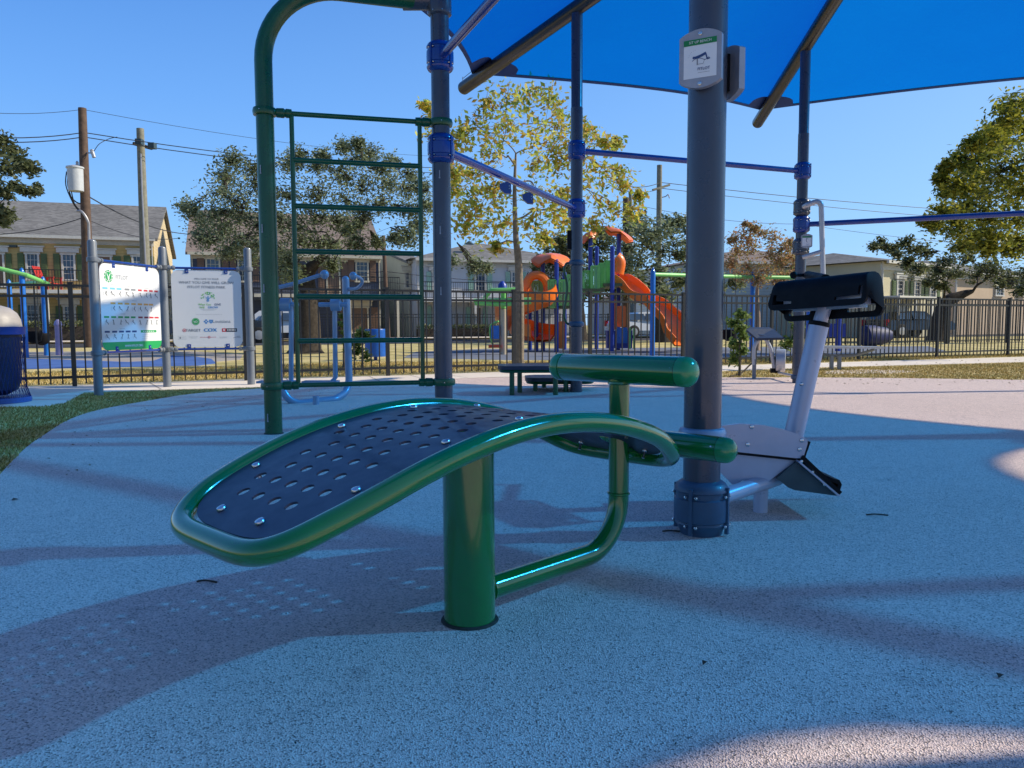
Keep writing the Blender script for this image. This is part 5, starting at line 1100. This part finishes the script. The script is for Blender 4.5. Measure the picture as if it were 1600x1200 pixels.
# ------------------------------------------------------------------ utility poles and lines
woodp = M('brown_pole_wood', (.12, .075, .055), .85, 0, .3, 6, .5, 30); gwood = M('grey_pole_wood', (.24, .23, .18), .85, 0, .25, 6, .5, 30)
wirem = M('cable', (.03, .03, .035), .6)
def upole(label, D, pb, pt, r0, r1, mat, extra=None):
    b = AT(pb[0], pb[1], D); b.z = 0; t = AT(pt[0], pt[1], D); o = thing('utility_pole', label, 'utility pole', b); MB().tube([b, b.lerp(t, .5), t], [r0, (r0 + r1) / 2, r1], 12).build('shaft', mat, o)
    if extra: extra(o, D)
    return o
def ex1(o, D):
    c = AT(118, 280, D - .3); mb = MB(); mb.lathe([(.2, -.42), (.24, -.4), (.25, .34), (.28, .36), (.28, .41), (.1, .47), (.02, .48)], c, (0, 0, 1), 24); mb.build('transformer', M('transformer_grey', (.55, .57, .6), .4), o)
    mb = MB(); q = AT(121, 263, D - .35); mb.lathe([(.03, -.2), (.06, -.15), (.04, -.1), (.06, -.04), (.04, 0), (.05, .05), (.015, .1)], q + V((0, 0, .15)), (0, 0, 1), 10); mb.build('bushing', signframe, o)
    mb = MB(); a = AT(136, 239, D - .05); b = AT(147, 239, D - .3); mb.bar(a, b, .04); mb.tube([AT(143, 234, D - .3), AT(147, 246, D - .3)], .06, 8); mb.build('cutout_fuse', signframe, o)
    for i, (x0, x1, xm) in enumerate(((101, 122, 103), (104, 123, 106), (106, 124, 110))):
        MB().tube(catmull([AT(x0 + 3, 268, D - .4), AT(xm, 290, D - .4), AT(x1 - 8, 317, D - .2), AT(x1, 328, D - .1)], 5), .018, 6).build('drop_cable', wirem, o)
    MB().tube(catmull([AT(121, 330, D - .25), AT(128, 331, D - .3), AT(137, 345, D - .25), AT(139, 362, D - .2), AT(140, 430, D - .2)], 5), .045, 8).build('conduit', signframe, o)
    MB().tube(catmull([AT(147, 236, D - .3), AT(155, 225, D - .3), AT(170, 217, D), AT(183, 214, D)], 5), .012, 5).build('jumper', wirem, o)
upole('dark brown utility pole with a grey transformer can beside the yellow house', 27, (141, 540), (128.5, 169), .2, .13, woodp, ex1)
def ex2(o, D):
    mb = MB(); mb.bar(AT(208, 224, D - .2), AT(238, 232, D + .3), .12, .1); mb.build('crossarm', darkbark, o)
    for x, y in ((218, 222), (238, 228)): mb = MB(); mb.box(AT(x, y, D - .35), (.22, .25, .2)); mb.build('flood_light', darkp, o, smooth=0)
    MB().tube([AT(220, 240, D - .2), AT(222, 300, D - .2), AT(228, 420, D - .2)], .03, 6).build('conduit', signframe, o)
upole('grey green weathered utility pole with a short crossarm and floodlights', 29, (232, 545), (219, 201), .2, .13, gwood, ex2)
upole('thin dark utility pole between the slate blue and pale grey houses', 33, (607, 545), (599, 368), .1, .08, woodp)
upole('dark utility pole rising behind the orange play tower', 34, (978, 545), (978, 309), .17, .13, woodp)
upole('pale thin utility pole in the oak crown beside the dark pole', 44, (987, 540), (985, 300), .14, .1, gwood)
def ex3(o, D):
    mb = MB(); mb.bar(AT(1020, 297, D - .3), AT(1046, 289, D + .2), .12, .12); mb.build('crossarm', gwood, o)
    MB().tube(catmull([AT(1031, 309, D), AT(1040, 307, D), AT(1044, 304, D), AT(1046, 310, D)], 3), .03, 5).build('cutout_fuse', signframe, o)
upole('pale grey utility pole with a crossarm left of the near slate post', 42, (1028, 540), (1030.5, 258), .17, .14, gwood, ex3)
def wire(name, label, pts, r=.014, sag=.3):
    P = [AT(x, y, D) for x, y, D in pts]; o = []
    for a, b in zip(P, P[1:]):
        for k in range(12): t = k / 12; q = a.lerp(b, t); q.z -= sag * 4 * t * (1 - t); o.append(q)
    o.append(P[-1]); mb = MB(); mb.tube(o, r, 4); tag(mb.build(name, wirem, smooth=60), label, 'power line', 'overhead power lines')
for lab, pts, r in (('upper of the paired wires crossing the left sky', [(-200, 190, 22), (131, 207, 27), (700, 262, 40)], .016), ('lower of the paired wires crossing the left sky', [(-200, 197, 22), (131, 214, 27), (700, 270, 40)], .016),
                    ('faint topmost wire over the brown pole', [(-200, 148, 22), (129, 171, 27), (700, 245, 44)], .008),
                    ('wire dropping from the transformer to the slate blue house', [(106, 300, 26.8), (140, 308, 27), (300, 366, 38)], .022),
                    ('low wire across the yellow house roof', [(-100, 362, 26), (130, 340, 27), (280, 372, 37)], .014),
                    ('upper wire right of the near slate post', [(950, 280, 36), (1032, 285, 42), (1700, 338, 60)], .018), ('lower wire right of the near slate post', [(950, 288, 36), (1032, 294, 42), (1700, 352, 60)], .016),
                    ('thin low wire over the right houses', [(985, 318, 44), (1250, 350, 48), (1700, 392, 60)], .012),
                    ('wire passing between the slate blue and grey houses', [(100, 438, 30), (601, 424, 33), (1000, 438, 40)], .012),
                    ('low second wire between the slate blue and grey houses', [(100, 448, 30), (601, 440, 33), (1000, 452, 40)], .012)):
    wire('power_line', lab, pts, r)

# ------------------------------------------------------------------ playground
py = thing('play_structure', 'orange, green and blue playground tower with spiral and wave slides', 'playground', G(900, 549))
YD = 21.5
dblue = M('play_post_blue', (.015, .05, .36), .35)
def ppost(x, y0, y1, Y, r=.06, mat=dblue, par=py, name='post'):
    b = AT(x, y1, Y); t = AT(x, y0, Y); b.z = 0; return MB().lathe([(r, 0), (r, t.z - .02), (r * .5, t.z)], (b.x, b.y, 0), (0, 0, 1), 12).build(name, mat, par)
for x, y0, Y in ((848.5, 405, YD - .1), (869.5, 405, YD - .9), (882, 425, YD + .8), (922, 365, YD), (932, 385, YD + 1.2), (956, 384, YD - .8), (966, 365, YD + .2), (828, 470, YD + .6), (838, 480, YD - .3)): ppost(x, y0, 548, Y)
def roof(cx, cy, wpx, hpx, Y, tilt=0, name='play_roof'):
    k = Y / 1200; W, Hh = wpx * k / 2, hpx * k; c = AT(cx, cy, Y); vs = []; n1, n2 = 16, 6
    for j in range(n2 + 1):
        f = j / n2
        for i in range(n1):
            a = 2 * pi * i / n1; wv = .3 * Hh * cos(a * 4) * f * f; x, y = cos(a) * W * f * (1 + .08 * cos(4 * a)), sin(a) * W * f
            vs.append(c + V((x, y, Hh * (.5 - f ** 2.2 * .85) + wv + tilt * x - (.12 * Hh if j == n2 else 0))))
    mb = MB(); mb.add(vs, [(j * n1 + i, j * n1 + (i + 1) % n1, (j + 1) * n1 + (i + 1) % n1, (j + 1) * n1 + i) for j in range(n2) for i in range(n1)]); mb.add([v - V((0, 0, .04)) for v in vs], [(j * n1 + i, (j + 1) * n1 + i, (j + 1) * n1 + (i + 1) % n1, j * n1 + (i + 1) % n1) for j in range(n2) for i in range(n1)]); mb.build(name, orangep, py)
roof(860, 403, 56, 15, YD - .5); roof(921, 367, 24, 11, YD, .35); roof(967, 363, 42, 9, YD, -.45)
def chute(pts, wpx, name, Y0, wall=.22, side=V((0, 1, 0))):
    P = catmull([AT(x, y, Y) for x, y, Y in pts], 6); vs = []; prof = [(-1, 1), (-.98, .2), (-.7, -.1), (0, -.16), (.7, -.1), (.98, .2), (1, 1), (1.08, 1), (1.06, .1), (.7, -.26), (0, -.32), (-.7, -.26), (-1.06, .1), (-1.08, 1)]; n_ = len(prof)
    for i, p in enumerate(P):
        t = (P[min(i + 1, len(P) - 1)] - P[max(i - 1, 0)]).normalized(); s = t.cross(V((0, 0, 1)))
        s = s.normalized() if s.length > .15 else side; u = s.cross(t).normalized()
        if u.z < 0: u = -u
        for a, b in prof: vs.append(p + s * a * wpx + u * b * wall)
    mb = MB(); mb.add(vs, [(i * n_ + j, i * n_ + (j + 1) % n_, (i + 1) * n_ + (j + 1) % n_, (i + 1) * n_ + j) for i in range(len(P) - 1) for j in range(n_)]); return mb.build(name, orangep, py)
chute([(958, 442, YD), (968, 440, YD - .2), (985, 452, YD - .5), (1000, 468, YD - .8), (1018, 476, YD - 1.0), (1034, 490, YD - 1.3), (1048, 505, YD - 1.6), (1056, 525, YD - 1.8), (1066, 538, YD - 2.0)], .33, 'wave_slide', YD)
chute([(968, 440, YD + .5), (985, 446, YD + .3), (1005, 466, YD + .1), (1030, 482, YD - .2), (1050, 500, YD - .5), (1066, 522, YD - .9)], .3, 'wave_slide', YD)
chute([(853, 462, YD - .9), (845, 475, YD - 1.15), (825, 482, YD - 1.15), (804, 489, YD - .85), (794, 500, YD - .3), (800, 512, YD + .1), (816, 521, YD - .1), (832, 526, YD - .6), (848, 528, YD - 1.1)], .34, 'spiral_slide', YD, wall=.36)
# hood of the spiral slide
MB().tube(catmull([AT(825, 458, YD - .9), AT(823, 446, YD - .9), AT(828, 434, YD - .9), AT(840, 430, YD - .9), AT(851, 436, YD - .9), AT(856, 450, YD - .9), AT(853, 466, YD - .9)], 5), [.1] * 0 or .12, 10).build('slide_hood', orangep, py)
def railpanel(x0, x1, y0, y1, Y, k, par=py, solid=False):
    a, b, c, d = AT(x0, y0, Y), AT(x1, y0, Y), AT(x0, y1, Y), AT(x1, y1, Y); mb = MB(); mb.bar(a, b, .05); mb.bar(c, d, .05); mb.bar(a, c, .05); mb.bar(b, d, .05)
    for j in range(1, k): f = j / k; mb.bar(a.lerp(b, f), c.lerp(d, f), .03 if not solid else (b - a).length / k * .8, .03)
    mb.build('railing', limep, par, smooth=0)
railpanel(831, 847, 440, 478, YD - .6, 6); railpanel(857, 868, 438, 480, YD - 1, 3, solid=True); railpanel(886, 912, 430, 466, YD - .7, 10); railpanel(872, 889, 438, 476, YD - .9, 7); railpanel(911, 922, 424, 452, YD - .5, 5); railpanel(924, 936, 416, 458, YD - .7, 5); railpanel(936, 945, 412, 448, YD - .6, 6); railpanel(945, 954, 408, 446, YD - .5, 5)
mb = MB()
for a, b, y, Y in ((830, 890, 480, YD), (905, 940, 455, YD), (938, 972, 447, YD)): p, q = AT(a, y, Y), AT(b, y, Y); mb.bar(p, q, 1.5, .08)
mb.build('deck', M('olive_deck', (.12, .14, .06), .6), py, smooth=0)
mb = MB()
for x0, x1, y0, y1, Y in ((956, 964, 468, 515, YD - .7), (964, 978, 478, 511, YD - .6), (873, 882, 502, 545, YD - .7)):
    a, d = AT(x0, y0, Y), AT(x1, y1, Y); cx_, cz_ = (a.x + d.x) / 2, (a.z + d.z) / 2; w2, h2 = abs(d.x - a.x) / 2, abs(a.z - d.z) / 2
    o = MB(); ol = rrect(cx_ - w2, cx_ + w2, cz_ - h2, cz_ + h2, min(w2, h2) * .4, 3); o.prism([V((x, Y, z)) for x, z in ol], (0, .06, 0)); o.build('play_panel', orangep, py)
o = MB(); a = AT(960, 400, YD - .3); o.tube(catmull([AT(962, 402, YD - .3), AT(968, 410, YD - .3), AT(965, 428, YD - .3)], 4), [.22, .22, .22, .2, .18, .15, .12, .1, .08][:9] if 0 else .17, 12); o.build('play_panel', orangep, py)
o = MB(); o.box(AT(971, 524, YD - .5), (.28, .3, .42)); o.build('step', brblue, py)
o = MB(); o.box(AT(967, 530, YD + .3), (.7, .4, .5)); o.build('crawl_box', dblue, py)
# green grab poles
for x in (996, 1003): 
    o = MB(); o.tube([AT(x - 12, 512, YD - 1), AT(x - 12, 545, YD - 1)], .03, 8); o.build('climb_pole', limep, py)
# spinner
sn = thing('spinner', 'green canopy style spinner on a tan centre post with a blue cap and hanging seat', 'playground ride', G(787, 554)); g = G(787, 554); Ys = g.y
ppost(787, 482, 554, Ys, .075, tanp, sn, 'centre_post'); o = MB(); o.lathe([(.06, 0), (.11, .03), (.1, .12), (.03, .2)], AT(785, 452, Ys), (0, 0, 1), 14); o.build('cap', dblue, sn)
o = MB(); o.lathe([(.07, 0), (.07, .5)], AT(787, 482, Ys), (0, 0, 1), 14); o.build('collar', limep, sn)
for pts in ([(740, 470), (830, 468)], [(757, 466), (768, 453), (785, 453)], [(785, 453), (806, 452), (812, 462)], [(742, 474), (787, 476), (830, 472)]):
    MB().tube([AT(x, y, Ys - .2) for x, y in pts], .05, 8).build('arm', limep, sn)
MB().tube(catmull([AT(779, 502, Ys - .1), AT(767, 508, Ys), AT(766, 525, Ys), AT(770, 538, Ys)], 4), .025, 6).build('seat_loop', limep, sn)
o = MB(); o.box(AT(774, 519, Ys), (.2, .2, .32)); o.build('seat_back', brblue, sn); o = MB(); o.box(AT(773, 541, Ys), (.3, .3, .07)); o.build('seat', M('red_plastic', (.6, .07, .03), .4), sn)
# swing frames
def swing(label, px, ybeam, ybase, Y0s, seats, group='blue and green swing frames', r=.06):
    o = thing('swing_frame', label, 'swing frame', G(px[0], ybase[0]), group)
    tops = []
    for x, yb, yy in zip(px, ybase, ybeam):
        g = G(x, yb); t = AT(x, yy, g.y); MB().lathe([(r, 0), (r, t.z + .04), (r * .6, t.z + .12), (.005, t.z + .15)], (g.x, g.y, 0), (0, 0, 1), 14).build('post', brblue, o); tops.append(V((g.x, g.y, t.z)))
    for a, b in zip(tops, tops[1:]): MB().cyl(a, b, .05, 12).build('beam', limep, o)
    for f, L in seats:
        a = tops[0].lerp(tops[1], f)
        for dx in (-.14, .14): MB().cyl(a + V((dx, 0, 0)), a + V((dx, 0, -L)), .008, 4).build('chain', wirem, o)
        q = MB(); q.lathe([(.05, -.3), (.16, -.24), (.2, -.05), (.19, 0), (.15, 0), (.14, -.18)], a + V((0, 0, -L)), (0, 0, 1), 12); q.build('seat', blackp, o)
swing('blue and green swing frame right of the orange slide', (1019, 1174, 1262), (429, 433, 434), (556, 549, 547), 0, [(.35, 1.35), (.75, 1.35)])
swing('blue and green swing frame at the far left behind the litter bin', (41, 73, 20), (428, 441, 445), (559, 556, 553), 0, [(.4, 1.3), (.8, 1.3)])
o = MB(); a = AT(42, 430, G(41, 559).y); o.tube([AT(-60, 405, a.y - .5), a, AT(76, 444, a.y + .6)], .05, 10)
tag(o.build('climbing_beam', limep), 'knobbly lime green climbing beam resting on the two left blue posts', 'beam')
g = G(93, 555); o = MB(); o.lathe([(.09, 0), (.085, .1), (.08, .75), (.1, .78), (.08, .86), (.03, .92)], (g.x, g.y, 0), (0, 0, 1), 14); tag(o.build('bollard', M('lilac_plastic', (.4, .35, .6), .5), loc=(g.x, g.y, 0)), 'lilac bollard post beyond the fence near the swing', 'bollard')
# blue drum litter bin hanging by the fence
g = G(587, 563); dz = AT(587, 557, g.y).z
dk = thing('litter_drum', 'bright blue round ribbed litter drum held up behind the fence', 'litter bin', V((g.x, g.y, 0))); zt_ = AT(587, 514, g.y).z; rr = 16.5 * g.y / 1200
o = MB(); pr = [(rr * .96, dz)]; k = 14
for i in range(k): z = dz + .02 + (zt_ - dz - .04) * i / (k - 1); pr.append((rr * (1 if i % 2 else .975), z))
pr.append((rr * .96, zt_)); o.lathe(pr, (g.x, g.y, 0), (0, 0, 1), 28); o.build('drum', M('drum_blue', (.012, .11, .5), .35), dk)
o = MB(); o.cyl((g.x, g.y, 0), (g.x, g.y, dz), .04, 10); o.build('stand', dblue, dk)
# blue crawl tunnel on the right
g = G(1378, 541); tn = thing('crawl_tunnel', 'dark blue plastic crawl tunnel behind the fence on the right', 'playground tunnel', g); o = MB()
o.lathe([(.3, -.5), (.33, -.48), (.33, -.12), (.31, -.08), (.27, .25), (.17, .45), (.03, .5)], (g.x, g.y + .3, .33), (1, .2, 0), 28); o.build('tunnel', M('tunnel_blue', (.008, .018, .11), .6), tn)
g = G(1290, 549); o = MB(); bb = thing('play_barrier', 'blue play barrier with two posts seen under the black pad', 'playground barrier', g)
for x in (1277, 1309): ppost(x, 495, 549, g.y, .07, dblue, bb)
a, b = AT(1262, 516, g.y), AT(1322, 516, g.y); o.bar(a, b, .06, .35); o.build('panel', dblue, bb)

# ------------------------------------------------------------------ right side machines
g = G(1178, 593); bk = thing('hand_cycle', 'silver arm cycle with a slanted navy seat plate and round housing near the far post', 'exercise machine', g); Yb = g.y
o = MB(); o.lathe([(.026, 0), (.026, .27)], g, (0, 0, 1), 14); o.build('post_sleeve', greyp, bk)
MB().tube(catmull([AT(1178, 570, Yb), AT(1178, 545, Yb), AT(1183, 534, Yb), AT(1188, 529, Yb)], 4), .026, 12).build('leg', silver, bk)
MB().tube(catmull([AT(1197, 531, Yb), AT(1204, 545, Yb), AT(1208, 565, Yb), AT(1210, 577, Yb)], 4), .026, 12).build('leg', silver, bk)
o = MB(); o.prism([AT(1166, 518, Yb + .0), AT(1182, 532, Yb - .12), AT(1224, 531, Yb - .12), AT(1208, 517, Yb + .15)], (0, 0, .03)); o.build('seat', navy, bk)
o = MB(); o.prism([AT(1168, 517, Yb + .1), AT(1172, 513, Yb + .2), AT(1204, 513, Yb + .25), AT(1208, 517, Yb + .2)], (0, .02, .015)); o.build('seat_back', navy, bk)
c = AT(1221, 563, Yb); ax_ = V((1, -.35, 0)).normalized(); o = MB(); o.lathe([(.135, -.07), (.15, -.065), (.15, .045), (.14, .05)], c, ax_, 30); o.build('housing', silver, bk)
o = MB(); o.lathe([(.05, 0), (.045, .012)], c - ax_ * .07, -ax_, 16); o.build('crank', blackp, bk); o = MB(); o.box(AT(1209, 579, Yb), (.08, .06, .06)); o.build('pedal', blackp, bk)
MB().tube([AT(1216, 582, Yb), AT(1244, 588, PB[90].y - .05)], .016, 10).build('link_bar', silver, bk)
o = MB(); o.lathe([(PR, -.03), (PR + .016, -.02), (PR + .016, .02), (PR, .03)], (Cq.x, Cq.y, AT(1245, 589, Cq.y).z), (0, 0, 1), 20); o.build('clamp', slatec, bk)
g = G(1306, 577); Yb = g.y; sb2 = thing('flat_bench', 'silver topped flat exercise bench on two grey legs in front of the fence', 'bench', g)
a, b = AT(1270, 542, Yb), AT(1374, 543, Yb); o = MB(); o.bar(a, b, .34, .035); o.build('seat', silver, sb2)
MB().tube(catmull([AT(1280, 551, Yb), AT(1300, 556, Yb), AT(1330, 556, Yb), AT(1350, 551, Yb), AT(1366, 546, Yb)], 4), .022, 8).build('under_tube', greyp, sb2)
for x in (1299, 1311): g = G(x, 578); o = MB(); o.bar(V((g.x, g.y, 0)), V((g.x, g.y, AT(x, 556, g.y).z)), .05); o.build('leg', greyp, sb2, smooth=0)

# ------------------------------------------------------------------ parked vehicles
tyre = M('tyre_rubber', (.015, .015, .016), .8); tail = M('red_tail_lamp', (.5, .01, .02), .25)
def car(name, label, c, yaw, mat, L=4.6, Wd=1.8, Hh=1.65, suv=True):
    t = thing(name, label, 'car', c, None); T = Matrix.Rotation(yaw, 3, 'Z'); P = lambda x, y, z: V(c) + T @ V((x, y, z))
    if suv: pro = [(-.5, .28), (-.5, .55), (-.49, .62), (-.46, .66), (-.42, .94), (-.36, 1.0), (.08, 1.0), (.22, .68), (.44, .6), (.5, .5), (.5, .28)]
    else: pro = [(-.5, .28), (-.5, .55), (-.46, .64), (-.36, .68), (-.22, .97), (-.12, 1.0), (.08, .98), (.22, .68), (.44, .6), (.5, .48), (.5, .28)]
    def sec(y, k): return [P(a * L, y, .02 + b * Hh - (.0 if b < .6 else 0)) if b < .67 else P(a * L * (1 - .02), y * k, .02 + b * Hh) for a, b in pro]
    A_, B_ = sec(-Wd / 2, .8), sec(Wd / 2, .8); n_ = len(pro); mb = MB(); mb.add(A_ + B_, [tuple(range(n_)), tuple(range(n_, 2 * n_))[::-1]] + [(i, i + n_, (i + 1) % n_ + n_, (i + 1) % n_) for i in range(n_)]); mb.build('body', mat, t, smooth=20)
    g = MB()
    for s in (-1, 1):
        for x0, x1 in ((-.38, -.16), (-.14, .04)):
            q = [P(x0 * L, s * (Wd / 2 * .965), .7 * Hh), P(x1 * L + (.25 if x1 > 0 else 0), s * (Wd / 2 * .965), .7 * Hh), P(x1 * L, s * Wd / 2 * .83, .94 * Hh), P(x0 * L + (0 if x0 > -.3 else .12), s * Wd / 2 * .83, .94 * Hh)]; g.add([v + T @ V((0, s * .02, 0)) for v in q], [(0, 1, 2, 3)])
    zz = [P(-.462 * L - .01, y, z) for y, z in ((-.7, .7 * Hh), (.7, .7 * Hh))] + [P(-.425 * L - .02, y, .92 * Hh) for y in (.6, -.6)]; g.add(zz, [(0, 1, 2, 3)]); g.build('side_glass', glassm, t, smooth=0)
    for x in (-.31, .31):
        for s in (-1, 1):
            w_ = MB(); w_.lathe([(.2, -.1), (.33, -.1), (.34, -.06), (.34, .08), (.3, .1), (.2, .1)], P(x * L, s * (Wd / 2 - .08), .34), T @ V((0, s, 0)), 20); wh = w_.build('wheel', tyre, t); w_ = MB(); w_.lathe([(.19, 0), (.2, .02), (.08, .03)], P(x * L, s * (Wd / 2 + .02), .34), T @ V((0, s, 0)), 14); w_.build('rim', silver, wh)
    for s in (-1, 1): q = MB(); q.box(P(-.495 * L, s * Wd * .42, .58 * Hh), (.12, .2, .3), rz=yaw); q.build('tail_lamp', tail, t, smooth=0)
    return t
c = o0 - nn * 10.5 + dr * 1.5; cx = AT(418, 540, 36)
car('parked_car', 'white sport utility car with red tail lamps parked behind the green post', V((cx.x, 36, 0)), radians(19) + pi, M('white_car_paint', (.7, .72, .75), .2, 0, .02, 2, coat=.8), L=4.2, Hh=1.4)
cx = AT(1012, 540, 41); car('parked_car', 'white saloon parked behind the orange wave slide', V((cx.x, 41, 0)), radians(19), M('white_car_paint', (.7, .72, .75), .2), L=4.2, Hh=1.35, suv=False)
cx = AT(1418, 540, 38.5); car('parked_car', 'dark saloon with sun glinting on its roof behind the right fence', V((cx.x, 38.5, 0)), radians(19), M('black_car_paint', (.02, .022, .03), .1, .3, .1, 2, coat=1), L=4.3, Hh=1.3, suv=False)
cx = AT(350, 540, 33); car('parked_car', 'dark car half hidden behind the right information panel', V((cx.x, 33, 0)), radians(19), M('charcoal_car_paint', (.03, .03, .035), .15, .3, .1, 2, coat=1), Hh=1.45, suv=False)

# ------------------------------------------------------------------ small litter on the surfacing
rn = random.Random(4); dm = M('dead_leaf', (.05, .035, .025), .8)
for x, y, L, lab in ((1353, 810, .08, 'thin dark twig lying on the surfacing right of the stretching machine'), (1098, 1049, .011, 'small pale pebble on the surfacing below the near post'), (1560, 1070, .013, 'small dark leaf at the lower right of the surfacing'), (308, 916, .06, 'curled dark leaf at the edge of the bench shadow'), (18, 787, .02, 'dark speck of leaf at the left of the surfacing'), (742, 760, .03, 'small dark leaf behind the bench pillar'), (1035, 836, .06, 'dark twig at the foot of the near post collar')):
    g = G(x, y); g.z = .014; mb = MB()
    if L > .03: mb.tube(catmull([g, g + V((L * .4, rn.uniform(-.01, .01), .004)), g + V((L, rn.uniform(-.01, .01), 0))], 3), .0028, 5)
    else: mb.add([g, g + V((L, .004, .006)), g + V((L * 1.1, L * .8, .002)), g + V((.0, L * .7, .008))], [(0, 1, 2, 3)])
    tag(mb.build('dead_leaf' if L <= .03 else 'twig', dm, smooth=0, loc=g), lab, 'litter')
